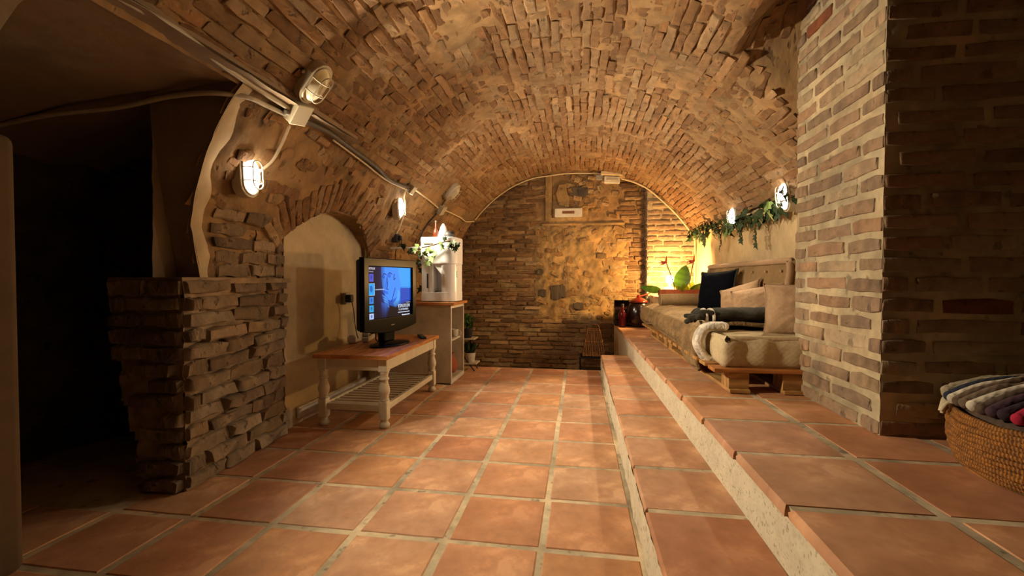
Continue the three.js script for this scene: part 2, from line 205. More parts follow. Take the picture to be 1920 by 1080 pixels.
const ceiling = struct('ceiling', 'barrel vault of long narrow bricks in rough lime mortar');
{
  const z0 = 2.0, z1 = ZB - 0.05, S = PL - 1.0;
  const at = (a, b) => { const q = shell(a * sOfY(1.2), lerp(z0, z1, b)); return { p: q.p, n: q.n, uv: [q.p.z, a * 3.5] }; };
  const shellGeo = skin(110, 300, at, 0.016, (p) => inPassage(p.z, p.y, p.x) || cutRight(p.x, p.z) || (p.x < -1 && inNiche(p.z, p.y)), 1, 8);
  const coat = obj('mortar_bed', shellGeo, M.mortar, ceiling, { metric: false });
  const outer = skin(30, 12, (a, b) => { const q = shell((1 - a) * sOfY(1.2), lerp(z0, z1, b)); return { p: q.p.addScaledVector(q.n, -0.25), n: q.n, uv: [a, b] }; }, 0, (p) => inPassage(p.z, p.y - 0.2, p.x) || (p.z > -3.4 && p.x > -0.2));
  obj('vault_extrados', outer, M.mortar, ceiling, { metric: false });
  const list = []; let row = 0; const sTop = sOfY(1.79);
  for (let s = 0.05; s < sTop; s += 0.0585, row++) {
    let z = -1.25 + R() * 0.2;
    while (z > ZB) {
      const L = rr(0.18, 0.38), zc = z - L / 2; z -= L + rr(0.003, 0.012); const q = shell(s + rr(-0.005, 0.005), zc);
      if ((q.dz && (Math.abs(q.dz.z) < 0.6 || Math.abs(q.t.x) < 0.15)) || cutRight(q.p.x + 0.05, q.p.z + L / 2) || zc - L / 2 < ZB || R() < 0.035) continue;
      const smear = n3(q.p.x * 1.5, zc * 1.1, 3.3) * 0.5 + n3(q.p.x * 4, zc * 3, 9) * 0.35, D = 0.011 + 0.009 * smear + rr(-0.003, 0.003); if (D < 0.0035) continue;
      list.push({ p: q.p.clone().addScaledVector(q.n, -0.004), u: q.dz ? q.dz.clone().negate() : V(rr(-0.03, 0.03), rr(-0.02, 0.02), -1), n: q.n.clone().add(V(0, 0, rr(-0.04, 0.04))).normalize(), L: q.dz && Math.abs(q.dz.z) < 0.96 ? Math.min(L, 0.16) : L, W: 0.051 * rr(0.86, 1.08), D });
    }
  }
  layBricks(ceiling, list, bricksWarm, BR);
}

// ---------- left wall below the vault, with the walled-up niche ----------
const wallLeft = struct('wall_left', 'left wall with a plastered arched niche and rubble masonry');
{
  const sA = sOfY(1.2), at = (a, b) => { const q = shell(lerp(sA, PL, a), lerp(2.0, ZB - 0.05, b)); return { p: q.p, n: q.n, uv: [q.p.z, q.p.y] }; };
  obj('mortar_bed', skin(44, 300, at, 0.016, (p) => inPassage(p.z, p.y, p.x) || inNiche(p.z, p.y) || p.z > -1.6, 1, 8), M.mortar, wallLeft, { metric: false });
  // niche back and reveal
  const w = nzA - nzB + 0.1; obj('niche_plaster', flatSkin(V(-1.8, 0, nzB - 0.05), Z, Y, X, w, 1.5, 0.05, 0.006, null, 3), M.plaster, wallLeft, { metric: false });
  const rim = []; for (let y = 0; y < nY0; y += 0.06) rim.push([nzA, y]); const a0 = Math.asin(0.54 / nR); for (let k = 0; k <= 30; k++) { const a = a0 - 2 * a0 * k / 30; rim.push([nZc + nR * Math.sin(a), nCy + nR * Math.cos(a)]); } for (let y = nY0; y >= 0; y -= 0.06) rim.push([nzB, y]);
  const rv = skin(rim.length - 1, 4, (a, b) => { const i = Math.round(a * (rim.length - 1)), [z, y] = rim[i], x = lerp(leftX(y) + 0.012, -1.83, b); const e = (z - nZc) / 0.54; return { p: V(x, y, z), n: V(0, y > nY0 ? -1 : 0, -Math.sign(e) * 0.6), uv: [i * 0.05, x] }; }, 0.01);
  obj('niche_reveal', rv, M.mortar, wallLeft, { metric: false });
  // voussoirs round the niche arch
  const ring = []; const nv = 27;
  for (let k = 0; k < nv; k++) { const a = (a0 + 0.12) * (1 - 2 * (k + 0.5) / nv), len = rr(0.17, 0.25), mid = nR + len / 2 - 0.012, at2 = (r) => { const z = nZc + r * Math.sin(a), y = nCy + r * Math.cos(a); return V(leftX(y), y, z); }; const p0 = at2(mid - len / 2), p1 = at2(mid + len / 2), p = p0.clone().lerp(p1, 0.5), u = p1.clone().sub(p0); const n = u.clone().cross(V(0, 0, 1)).normalize(); if (n.x < 0) n.negate(); n.z = 0; const n2 = n.addScaledVector(u.clone().normalize(), -n.dot(u.clone().normalize())).normalize(); ring.push({ p: p.addScaledVector(n2, -0.004), u, n: n2, L: len, W: 0.054 * rr(0.92, 1.06), D: rr(0.009, 0.02) }); }
  layBricks(wallLeft, ring, bricksWarm, BR);
  // faint courses on the pier beyond the niche, and rubble stones under the cable
  const pier = []; for (let y = 0.06, row = 0; y < 1.66; y += 0.064, row++) { let z = nzB - 0.03 - R() * 0.1; while (z > ZB) { const L = rr(0.18, 0.28), zc = z - L / 2; z -= L + 0.016; if (inNiche(zc, y, 0.22) || R() < 0.12) continue; const q = shell(sOfY(y), zc); pier.push({ p: q.p, u: V(0, rr(-0.02, 0.02), -1), n: q.n, L, W: 0.05 * rr(0.85, 1.1), D: rr(0.003, 0.011) }); } }
  for (let k = 0; k < 80; k++) { const z = rr(-3.5, -1.8), y = rr(1.3, 1.76); if (inNiche(z, y, 0.2) || z > jambZ(y) - 0.12) continue; const q = shell(sOfY(y), z); pier.push({ p: q.p, u: V(rr(-0.2, 0.2), rr(-0.5, 0.5), -1), n: q.n, L: rr(0.06, 0.15), W: rr(0.035, 0.075), D: rr(0.003, 0.012) }); }
  layBricks(wallLeft, pier, bricksWarm, BR);
  // smooth plaster coat on the edge of the passage
  const coat = skin(30, 5, (a, b) => { const y = lerp(0.93, 1.765, a), z = jambZ(y) + 0.004 - b * (0.075 + 0.03 * n3(y * 5, 1, 2)) ; const x = leftX(y); return { p: V(x + 0.022 - 0.016 * b * b, y, z), n: X, uv: [z, y] }; }, 0.004);
  obj('plaster_edge', coat, M.plaster, wallLeft, { metric: false });
}
// brick pedestal under the passage jamb
const ped = struct('wall_left_pedestal', 'pedestal of rough thin bricks at the foot of the left wall');
{
  const A = V(-1.705, 0, -1.69), B = V(-1.775, 0, -2.43), u = B.clone().sub(A), w = u.length(); u.normalize(); const n = V(-u.z, 0, u.x).negate().normalize(); if (n.x < 0) n.negate();
  const HT = 0.945;
  const core = new THREE.Shape([[-1.7, 1.69], [-1.78, 2.43], [-2.1, 2.43], [-2.1, 1.69]].map(([x, z]) => new THREE.Vector2(x, z)));
  obj('mortar_core', [flatSkin(A, u, Y, n, w, HT, 0.02, 0.014, null, 12), flatSkin(V(-2.08, 0, -1.69), X, Y, Z, 0.375, HT, 0.02, 0.014, (p) => p.x < -2.07 + 0.13 * smooth(0.75, 0.1, p.y) + 0.02 * n3(1, p.y * 9, 2), 12), slab(-2.08, -1.71, HT - 0.03, HT - 0.004, -2.43, -1.7), slab(-1.96, -1.76, 0, HT, -2.43, -1.72)], M.mortarGrey, ped, { s: 1 });
  const list = courses({ o: A, u, v: Y, n, w, h: HT, pitch: 0.0718, bw: 0.061, len: 0.27, D: 0.03, dj: 0.5, wob: 0.006, skip: 0.03, tilt: 0.03 });
  list.push(...courses({ o: V(-2.06, 0, -1.69), u: X, v: Y, n: Z, w: 0.355, h: HT, pitch: 0.0718, bw: 0.061, len: 0.24, D: 0.024, dj: 0.4, tilt: 0.02, keep: (x, y, L) => -2.06 + x - L / 2 > -2.08 + 0.14 * smooth(0.75, 0.1, y) }));
  layBricks(ped, list, bricksGrey, BR);
  const up = []; for (let y = HT + 0.035; y < 1.3; y += 0.07) { let z = jambZ(y) - 0.09 - R() * 0.04; while (z > nzA + 0.03) { const L = Math.min(rr(0.14, 0.26), z - nzA); const zc = z - L / 2; z -= L + 0.014; if (L < 0.04 || inNiche(zc, y, 0.02) || (y > nY0 && Math.hypot(zc - nZc, y - nCy) < nR + 0.18)) continue; const q = shell(sOfY(y), zc); up.push({ p: q.p.clone().addScaledVector(q.n, 0.004), u: V(0, rr(-0.03, 0.03), -1), n: q.n, L, W: 0.06 * rr(0.9, 1.1), D: rr(0.008, 0.02) }); } }
  layBricks(ped, up, bricksGrey, BR);
}
// dark side passage
const passage = struct('wall_left_passage', 'dark plastered side passage with a rough stone back wall');
{
  const jw = skin(24, 16, (a, b) => { const y = lerp(0.93, 1.79, a), z = jambZ(y) - 0.002, x = lerp(leftX(y) + 0.022, -1.86, b); return { p: V(x, y, z), n: Z, uv: [x, y] }; }, 0.004, null, 1, 4);
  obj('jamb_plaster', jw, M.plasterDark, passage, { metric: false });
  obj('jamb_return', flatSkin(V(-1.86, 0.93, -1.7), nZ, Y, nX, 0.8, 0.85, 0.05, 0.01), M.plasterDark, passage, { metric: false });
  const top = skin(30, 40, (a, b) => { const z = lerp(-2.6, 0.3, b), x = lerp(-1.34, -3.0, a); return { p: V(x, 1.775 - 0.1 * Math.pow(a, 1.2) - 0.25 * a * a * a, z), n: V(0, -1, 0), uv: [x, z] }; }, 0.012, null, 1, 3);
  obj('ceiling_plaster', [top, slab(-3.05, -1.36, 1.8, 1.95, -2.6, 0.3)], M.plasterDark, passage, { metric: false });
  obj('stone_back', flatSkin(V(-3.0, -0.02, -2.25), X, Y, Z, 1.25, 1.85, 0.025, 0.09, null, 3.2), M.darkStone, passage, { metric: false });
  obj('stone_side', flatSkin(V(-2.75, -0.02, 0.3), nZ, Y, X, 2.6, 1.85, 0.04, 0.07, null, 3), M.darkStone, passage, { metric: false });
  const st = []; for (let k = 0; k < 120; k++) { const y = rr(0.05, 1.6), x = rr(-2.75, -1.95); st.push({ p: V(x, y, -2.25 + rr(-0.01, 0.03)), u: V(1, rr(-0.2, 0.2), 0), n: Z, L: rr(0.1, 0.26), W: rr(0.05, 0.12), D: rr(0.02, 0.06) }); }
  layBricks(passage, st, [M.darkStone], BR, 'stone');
  obj('near_pier', [box(0.3, 1.39, 1.6, -1.91, 0.695, -0.365, 0.03)], mat('#6b563d', { map: T.plaster, roughness: 0.97 }), passage);  // pier colour darkened, painting in the vignette at the left edge
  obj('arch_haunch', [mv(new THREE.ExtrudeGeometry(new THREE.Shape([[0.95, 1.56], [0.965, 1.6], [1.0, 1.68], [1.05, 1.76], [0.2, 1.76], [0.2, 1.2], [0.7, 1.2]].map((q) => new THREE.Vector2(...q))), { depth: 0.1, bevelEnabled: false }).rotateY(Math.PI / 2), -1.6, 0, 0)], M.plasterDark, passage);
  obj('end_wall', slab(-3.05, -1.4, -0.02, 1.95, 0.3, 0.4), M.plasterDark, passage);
}
// baseboard strip under the niche
{
  const b = struct('baseboard_left', 'white strip along the foot of the niche wall');
  obj('board', [box(0.022, 0.075, 1.1, -1.783, 0.075, -3.14, 0.008)], M.white, b);
  obj('board_stub', [box(0.02, 0.13, 0.06, -1.786, 0.066, -2.5, 0.008)], M.white, b);
  objs('duct', [box(0.02, 0.16, 0.03, -1.785, 0.19, -3.66, 0.004), box(0.02, 0.16, 0.05, -1.785, 0.19, -3.74, 0.004)], M.white, b);
}

// ---------- back wall ----------
const wallBack = struct('wall_back', 'end wall of narrow bricks with a patch of bare rubble and a bricked buttress');
{
  const bx = (x, y) => { // true where brick courses show
    if (x > 0.86) return false; if (y > 1.62) { return x < -0.47 + 0.0 || (x > 0.56); }
    const e = 0.05 * n3(x * 3, y * 3, 5); if (y > 0.42 + e + 0.1 * n3(x * 2, 1, 7) && x > -0.56 + e && x < 0.6 + e) return (y > 0.98 && y < 1.14 && x > 0.36) || (y > 0.55 && y < 0.8 && x > 0.52); return true;
  };
  const mb = flatSkin(V(-1.95, -0.5, ZB), X, Y, Z, 3.6, 3.1, 0.03, 0.012, null, 8); obj('mortar_bed', [mb, slab(-2.1, 1.8, -0.5, 2.8, ZB - 0.35, ZB - 0.06)], M.mortar, wallBack, { metric: false });
  const list = courses({ o: V(-1.85, -0.4, ZB), u: X, v: Y, n: Z, w: 2.72, h: 2.85, pitch: 0.0605, bw: 0.046, len: 0.25, D: 0.02, dj: 0.45, tilt: 0.012, skip: 0.02, wob: 0.004, keep: (x, y) => bx(-1.85 + x, -0.4 + y) });
  layBricks(wallBack, list, bricksBack, BR);
  // rubble patches
  const rub = skin(60, 60, (a, b) => { const x = lerp(-0.62, 0.66, a), y = lerp(0.32, 1.66, b), e = Math.min(a, b, 1 - a, 1 - b); return { p: V(x, y, ZB + 0.016 * smooth(0, 0.08, e) - 0.02 * (e < 0.01)), n: Z, uv: [x, y] }; }, 0.022, null, 1, 6); obj('rubble_render', rub, M.rubble, wallBack, { metric: false });
  const st = []; const big = [[-0.53, 1.03, 0.1, 0.07, 1], [-0.27, 0.76, 0.2, 0.2, 1], [-0.49, 0.74, 0.11, 0.1, 1], [0.0, 0.57, 0.14, 0.09, 1], [0.3, 1.24, 0.13, 0.07, 0]]; for (const [x, y, L, W, dk] of big) st.push({ p: V(x, y, ZB + 0.01), u: V(1, rr(-0.2, 0.2), 0), n: Z, L, W, D: 0.03, mat: stone(dk ? '#7d6a52' : '#a08258', 0.01) });
  for (let k = 0; k < 110; k++) st.push({ p: V(rr(-0.54, 0.6), rr(0.4, 1.6), ZB + rr(0.0, 0.012)), u: V(1, rr(-0.6, 0.6), 0), n: Z, L: rr(0.05, 0.17), W: rr(0.04, 0.1), D: rr(0.006, 0.02) });
  for (let k = 0; k < 40; k++) { const x = rr(-0.3, 0.5), y = rr(1.75, 2.3); st.push({ p: V(x, y, ZB + 0.006), u: V(1, rr(-0.4, 0.4), 0), n: Z, L: rr(0.06, 0.16), W: rr(0.04, 0.08), D: rr(0.008, 0.02) }); }
  st.push({ p: V(0.0, 2.1, ZB + 0.004), u: X, n: Z, L: 0.25, W: 0.13, D: 0.02, mat: stone('#6f6355', 0.01) });
  layBricks(wallBack, st, ['#c9a06a', '#bd9058', '#d6b280', '#b58a55'].map((c) => stone(c, 0.01)), BR, 'stone');
  objs('plaster_strip', [box(0.085, 0.62, 0.03, -0.405, 2.02, ZB + 0.014, 0.006), box(0.52, 0.045, 0.028, -0.16, 1.735, ZB + 0.013, 0.006), box(0.075, 0.16, 0.026, 0.085, 1.83, ZB + 0.012, 0.006)], M.rubble, wallBack);
  obj('plaster_patch', mv(new THREE.ExtrudeGeometry(new THREE.Shape([[-0.26, 1.93], [-0.14, 1.9], [-0.13, 2.0], [-0.17, 2.1], [-0.18, 2.2], [-0.26, 2.19], [-0.3, 2.08]].map((q) => new THREE.Vector2(...q))), { depth: 0.015, bevelSize: 0.008, bevelThickness: 0.006 }), 0, 0, ZB + 0.005), M.rubble, wallBack);
  obj('ledge_course', box(1.1, 0.03, 0.03, 0.05, 1.665, ZB + 0.01, 0.008), M.rubble, wallBack);
}
const buttress = struct('wall_back_buttress', 'brick buttress in the right corner of the end wall');
{
  const ZF = -5.86; obj('mortar_bed', [flatSkin(V(0.865, -0.4, ZF), X, Y, Z, 0.66, 2.75, 0.03, 0.008, null, 9), flatSkin(V(0.865, -0.4, ZB - 0.02), Z, Y, nX, 0.165, 2.75, 0.03, 0.008, null, 9)], M.mortarPale, buttress, { metric: false });
  const list = courses({ o: V(0.87, 0.3, ZF), u: X, v: Y, n: Z, w: 0.6, h: 1.9, pitch: 0.066, bw: 0.046, len: 0.26, D: 0.014, skip: 0 }); list.push(...courses({ o: V(0.865, 0.3, ZB), u: Z, v: Y, n: nX, w: 0.155, h: 1.9, pitch: 0.066, bw: 0.046, len: 0.14, D: 0.012, skip: 0 }));
  layBricks(buttress, list, bricksPillar, BG);
}
// ---------- right side ----------
const skewX = (z) => 0.0165 * (z + 6);                     // the right-hand side runs a degree off the floor grid
const wallRight = struct('wall_right', 'cream plastered wall behind the sofa');
{
  const len = 3.6, dir = V(-0.0165, 0, -1).normalize();
  obj('plaster', [flatSkin(V(1.44 + skewX(-2.45), 0.3, -2.45), dir, Y, nX, len, 1.28, 0.06, 0.006, null, 3), slab(1.52, 1.75, 0, 1.9, -6.1, -2.45)], M.plasterWarm, wallRight, { metric: false });
}
const pillar = struct('brick_pillar', 'broad brick pillar between the sofa alcove and the foreground');
{
  const x0 = 1.118, zf = -1.835, zb = -2.5, H = 2.65, y0 = 0.34;
  obj('mortar_bed', [flatSkin(V(x0, y0, zb), Z, Y, nX, zf - zb, H - y0, 0.02, 0.004, null, 14), flatSkin(V(x0, y0, zf), X, Y, Z, 1.9, H - y0, 0.02, 0.004, null, 14), slab(x0 + 0.01, 3.0, y0, H, zb, zf - 0.012)], M.mortarPale, pillar, { metric: false });
  const list = courses({ o: V(x0, y0, zb), u: Z, v: Y, n: nX, w: zf - zb, h: H - y0, pitch: 0.0768, bw: 0.052, len: 0.27, D: 0.008, dj: 0.4, skip: 0.0, tilt: 0.008, gap: 0.022 });
  list.push(...courses({ o: V(x0, y0, zf), u: X, v: Y, n: Z, w: 1.3, h: H - y0, pitch: 0.0768, bw: 0.052, len: 0.28, D: 0.008, dj: 0.4, skip: 0, tilt: 0.006, gap: 0.024 }));
  for (const b of list) if (R() < 0.015) b.mat = stone('#a85f3a', 0.004);
  layBricks(pillar, list, bricksPillar, BG);
}
const wallFar = struct('wall_front', 'unlit walls and flat ceiling of the room behind the camera');
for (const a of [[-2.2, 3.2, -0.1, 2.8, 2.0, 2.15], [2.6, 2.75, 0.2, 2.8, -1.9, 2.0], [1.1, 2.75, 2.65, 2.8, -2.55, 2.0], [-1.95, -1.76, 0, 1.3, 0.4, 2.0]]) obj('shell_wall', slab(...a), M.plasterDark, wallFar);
// ---------- floor, steps, platform ----------
const PIT = -0.42, ZE = -4.6;
function laySlab(parent, cells, y, th) { for (const [cx, cz, w, d] of cells) { const o = new THREE.Mesh(pick(TG), pick(tiles)); o.name = numbered('tile'); o.position.set(cx, y - th, cz); o.rotation.set(-Math.PI / 2, 0, 0); o.scale.set(w, d, th * (1 + rr(-0.04, 0.04))); o.castShadow = o.receiveShadow = true; parent.add(o); } }
const floor = struct('floor', 'square terracotta tiles with wide pale grout joints');
{
  obj('grout_bed', [slab(-3.1, 0.3, -0.3, -0.003, ZE, 2.0), slab(-1.95, 0.6, PIT - 0.1, PIT, -6.1, ZE)], M.grout, floor, { s: 1 });
  const cells = []; for (let c = 0; c < 9; c++) for (let r = 0; r < 12; r++) { let x1 = 0.218 - c * 0.3445, x0 = x1 - 0.3445, z1 = -0.475 - r * 0.3465 + 0.0, z0 = z1 - 0.3465; if (x1 < -2.7) continue; if (x1 < -1.75 && z0 < -1.9) continue; if (x0 < -1.9 && z0 < -1.8) continue; if (z0 < ZE) z0 = ZE + 0.003; if (z1 - z0 < 0.08) continue; const g = 0.022; cells.push([(x0 + x1) / 2 + rr(-0.002, 0.002), (z0 + z1) / 2 + rr(-0.002, 0.002), x1 - x0 - g * rr(0.8, 1.2), z1 - z0 - g * rr(0.7, 1)]); }
  laySlab(floor, cells, 0, 0.012);
}
const step = struct('step', 'low tiled step with a pale mortar riser');
{
  obj('step_core', [flatSkin(V(0.222, 0, 0.9), nZ, Y, nX, 5.42, 0.15, 0.03, 0.006, null, 9), slab(0.228, 0.6, -0.3, 0.158, -4.52, 0.9)], M.riser, step, { s: 1 });
  const cells = []; for (let r = -2; r < 14; r++) { let z1 = -0.12 - r * 0.3465, z0 = Math.max(-4.53, z1 - 0.3465); if (z1 - z0 < 0.05 || z1 > 0.9) continue; const x0 = 0.222, x1 = 0.545; cells.push([(x0 + x1) / 2, (z0 + z1) / 2, x1 - x0, z1 - z0 - rr(0.012, 0.018)]); } laySlab(step, cells, 0.17, 0.016); obj('grout_bed', slab(0.232, 0.6, 0.15, 0.168, -4.515, 0.9), M.grout, step);
}
const platform = struct('platform', 'raised tiled platform with a white speckled riser carrying the sofa');
{
  const ex = (z) => 0.452 + skewX(z);
  const sh = (pts, y0, y1) => { const g = new THREE.ExtrudeGeometry(new THREE.Shape(pts.map(([x, z]) => new THREE.Vector2(x, -z))), { depth: y1 - y0, bevelEnabled: false }); return g.rotateX(-Math.PI / 2).translate(0, y0, 0); };
  obj('platform_core', [sh([[ex(2) + 0.012, 2], [2.7, 2], [2.7, -1.8], [1.7, -2.4], [1.7, -5.98], [ex(-5.98) + 0.012, -5.98]], PIT, 0.338)], M.riser, platform, { s: 1.6 });
  const cells = [], P = 0.366; for (let r = -2; r < 14; r++) for (let c = 0; c < 6; c++) { const z1 = -0.855 + 0.0 - (r - 0) * P, z0 = Math.max(-5.97, z1 - P), zc = (z0 + z1) / 2; if (z1 - z0 < 0.06) continue; const x0 = ex(zc) + c * 0.368, x1 = x0 + 0.368; if (c > 2 && zc < -2.0) continue; if (c === 2 && zc < -2.0 && x0 > 1.2) { } if (x1 > 1.5 && zc < -2.1) { if (x0 > 1.4) continue; } cells.push([(x0 + x1) / 2 - (c ? 0 : 0.004), zc, x1 - x0 - 0.024 + (c ? 0 : 0.014), z1 - z0 - rr(0.012, 0.018)]); }
  laySlab(platform, cells, 0.35, 0.026); obj('grout_bed', sh([[ex(2) + 0.012, 2], [2.7, 2], [2.7, -1.8], [1.7, -2.4], [1.7, -5.97], [ex(-5.97) + 0.012, -5.97]], 0.32, 0.348), M.grout, platform);
}
for (const m of [M.plaster, M.plasterWarm, M.plasterDark, M.riser]) m.side = THREE.DoubleSide;

// ---------- lamps, junction boxes, cables ----------
function bulkhead(name, label, group, lit, s, z, right) {   // oval caged lamp lying on the vault surface
  const q = right ? { p: V(1.425, s, z), n: V(-1, -0.1, 0).normalize() } : shell(sOfY(s), z); if (lit && !right) { q.p.addScaledVector(q.n, -0.01); q.n.set(1, 0.04, z < -3 ? -0.2 : 0.0).normalize(); } const t = thing(name, label, 'lamp', q.p.toArray(), 0, group);
  const n = q.n.clone(), up = Y.clone().addScaledVector(n, -n.y).normalize(), side = up.clone().cross(n); t.quaternion.setFromRotationMatrix(new THREE.Matrix4().makeBasis(side, up, n));
  const ov = (w, h) => { const S = new THREE.Shape(), r = w; S.absarc(0, h - r, r, 0, Math.PI); S.absarc(0, -(h - r), r, Math.PI, 2 * Math.PI); return S; };
  const ext = (w, h, d, z0) => mv(new THREE.ExtrudeGeometry(ov(w, h), { depth: d, bevelSize: 0.004, bevelThickness: 0.004, bevelSegments: 2, curveSegments: 12 }), 0, 0, z0);
  obj('base_plate', ext(0.06, 0.104, 0.044, 0.0), M.pvc, t);
  objs('mounting_ear', [box(0.03, 0.016, 0.012, -0.065, 0.02, 0.01), box(0.03, 0.016, 0.012, 0.065, -0.02, 0.01)], M.pvc, t);
  const dome = new THREE.SphereGeometry(1, 20, 14).scale(0.046, 0.086, 0.042).translate(0, 0, 0.048);
  const c = right ? LAMP_WARM : LAMP_WARM;
  obj('glass_dome', dome, lit ? new THREE.MeshStandardMaterial({ color: 0xfff0d0, emissive: c.clone().lerp(new THREE.Color(1, 1, 1), 0.45), emissiveIntensity: 9, roughness: 0.4 }) : M.glassFrost, t);
  const loop = (w, h, zz, k = 28) => { const P = []; for (let i = 0; i <= k; i++) { const a = i / k * 2 * Math.PI, sx = Math.cos(a), sy = Math.sin(a); P.push(V(w * sx, (sy > 0 ? h - w : -(h - w)) * (Math.abs(sy) > 0.02 ? 1 : 0) + w * sy, zz)); } return P; };
  obj('cage', [tube(loop(0.05, 0.092, 0.05), 0.0045, 60, 6), tube(loop(0.034, 0.07, 0.092), 0.003, 60, 6), ...[-0.032, 0.032].map((y) => tube([V(-0.052, y, 0.05), V(-0.044, y, 0.078), V(-0.02, y, 0.095), V(0.02, y, 0.095), V(0.044, y, 0.078), V(0.052, y, 0.05)], 0.003, 24, 6))], M.pvc, t);
  if (lit) { const L = new THREE.SpotLight(c, lit, 0, right ? 1.36 : 1.27, 0.5, 2); L.position.set(0, 0, 0.06); L.target.position.set(0, right ? -0.1 : -0.2, 1); t.add(L.target); L.target.name = 'bulb_aim'; L.castShadow = true; L.shadow.radius = 2; L.name = 'bulb_light'; t.add(L); }
  return t;
}
bulkhead('wall_lamp', 'lit caged oval lamp left of the niche arch, below the largest junction box', 0, POWER.left[0], 1.44, -1.98);
bulkhead('wall_lamp', 'lit caged oval lamp on the left wall between the niche and the white appliance', 0, POWER.left[1], 1.55, -3.66);
bulkhead('wall_lamp', 'unlit caged oval lamp above the largest grey junction box on the vault', 0, 0, 1.905, -1.99).rotateZ(0.15);
bulkhead('wall_lamp', 'unlit small caged oval lamp on the vault above the white appliance', 0, 0, 1.862, -4.5).rotateZ(0.1);
bulkhead('wall_lamp', 'lit caged lamp in the ivy close to the brick pillar', 0, POWER.right[0], 1.5, -3.25, true);
bulkhead('wall_lamp', 'lit caged lamp in the middle of the ivy on the right wall', 0, POWER.right[1], 1.49, -4.25, true);
function jbox(label, s, z, size) { const q = shell(sOfY(s), z), t = thing('junction_box', label, 'junction box', q.p.toArray()); const up = Y.clone().addScaledVector(q.n, -q.n.y).normalize(); t.quaternion.setFromRotationMatrix(new THREE.Matrix4().makeBasis(up.clone().cross(q.n), up, q.n)); const w = size; obj('box_body', box(w, w * 1.05, 0.05, 0, 0, 0.03, 0.006), M.pvc, t); obj('lid', box(w * 1.04, w * 1.09, 0.012, 0, 0, 0.058, 0.005), M.pvc, t); objs('gland', [...[-1, 1].map((k) => new THREE.CylinderGeometry(0.012, 0.012, 0.03, 12).rotateZ(Math.PI / 2).translate(k * (w / 2 + 0.01), 0.015 * k, 0.03))], M.grey, t); return t; }
jbox('largest grey junction box, at the front of the left vault above the lit lamp', 1.785, -2.03, 0.1).rotateZ(0.25);
jbox('small grey junction box directly above the second lit lamp on the left', 1.728, -3.644, 0.07);
jbox('grey junction box on the vault just above the white appliance', 1.693, -4.582, 0.095).rotateZ(0.3);
const off = (pts, d = 0.012) => pts.map(([x, y, z]) => { const dx = x - CX, dy = y - CY, l = Math.hypot(dx, dy); return V(x - dx / l * d, y - dy / l * d, z); });
function cable(name, label, pts, r, m, d, extra) { const P = off(pts, d ?? r + 0.008); const o = obj(name, capped(P, r, pts.length * 8), m, scene); tag(o, label, 'cable'); return o; }
cable('cable', 'thick pale conduit running along the dark passage edge into the largest junction box', [[-1.38, 1.805, -0.9], [-1.385, 1.8, -1.164], [-1.382, 1.808, -1.362], [-1.397, 1.792, -1.536], [-1.406, 1.782, -1.743], [-1.409, 1.778, -2.0]], 0.012, M.pvc, 0.018);
{ const o = obj('cable', capped([V(-2.6, 1.6, -1.6), V(-2.3, 1.65, -1.62), V(-1.97, 1.685, -1.665), V(-1.724, 1.715, -1.665), V(-1.5, 1.715, -1.665), V(-1.42, 1.725, -1.75), V(-1.424, 1.735, -1.86), V(-1.42, 1.742, -2.0)], 0.011, 60), M.pvc); tag(o, 'pale conduit crossing the dark passage below its ceiling to the largest junction box', 'cable'); }
cable('cable', 'dark sagging conduit on the left vault between the largest and the small junction box', [[-1.418, 1.768, -2.1], [-1.411, 1.776, -2.322], [-1.421, 1.764, -2.572], [-1.437, 1.746, -2.964], [-1.463, 1.714, -3.271], [-1.451, 1.728, -3.6]], 0.016, M.conduit);
cable('cable', 'thin pale cable clipped beside the dark conduit on the left vault', [[-1.43, 1.76, -2.4], [-1.45, 1.735, -2.8], [-1.47, 1.705, -3.2], [-1.465, 1.71, -3.6]], 0.006, M.cable, 0.03);
cable('cable', 'pale curved cable between the small junction box and the one above the appliance', [[-1.443, 1.739, -3.7], [-1.461, 1.716, -4.143], [-1.48, 1.693, -4.5]], 0.009, M.cable);
cable('cable', 'pale wavy cable from the junction box above the appliance to the end wall', [[-1.475, 1.699, -4.65], [-1.471, 1.704, -5.1], [-1.463, 1.7, -5.356], [-1.477, 1.696, -5.673], [-1.44, 1.735, -5.95]], 0.009, M.cable);
cable('cable', 'pale cable following the left curve of the vault along the end wall', [[-1.42, 1.76, -5.94], [-1.295, 1.9, -5.94], [-1.118, 2.055, -5.94], [-0.901, 2.195, -5.94], [-0.618, 2.3, -5.94], [-0.386, 2.33, -5.94], [-0.184, 2.35, -5.94], [0.12, 2.345, -5.94], [0.29, 2.32, -5.9]], 0.009, M.cable, 0.022);
cable('cable', 'pale cable following the right curve of the vault down to the ivy', [[0.55, 2.24, -5.84], [0.7, 2.19, -5.83], [0.86, 2.105, -5.82], [1.035, 1.95, -5.8], [1.235, 1.74, -5.78], [1.4, 1.52, -5.76]], 0.011, M.cable, 0.026);
{ const o = obj('cable', capped([V(1.425, 1.51, -5.78), V(1.428, 1.2, -5.78), V(1.428, 0.88, -5.78)], 0.011, 20), M.cable); tag(o, 'upright pale conduit in the corner behind the potted plants', 'cable'); }
cable('cable', 'short pale cable hanging from the largest junction box to the lit lamp', [[-1.462, 1.715, -2.06], [-1.527, 1.63, -2.085], [-1.58, 1.551, -2.085], [-1.62, 1.49, -2.045]], 0.008, M.cable);
cable('cable', 'thin pale cable dropping past the second lit lamp to the dark wall socket', [[-1.474, 1.7, -3.62], [-1.504, 1.662, -3.66], [-1.55, 1.6, -3.8], [-1.6, 1.51, -3.87], [-1.65, 1.42, -3.9], [-1.69, 1.35, -3.91]], 0.006, M.cable);
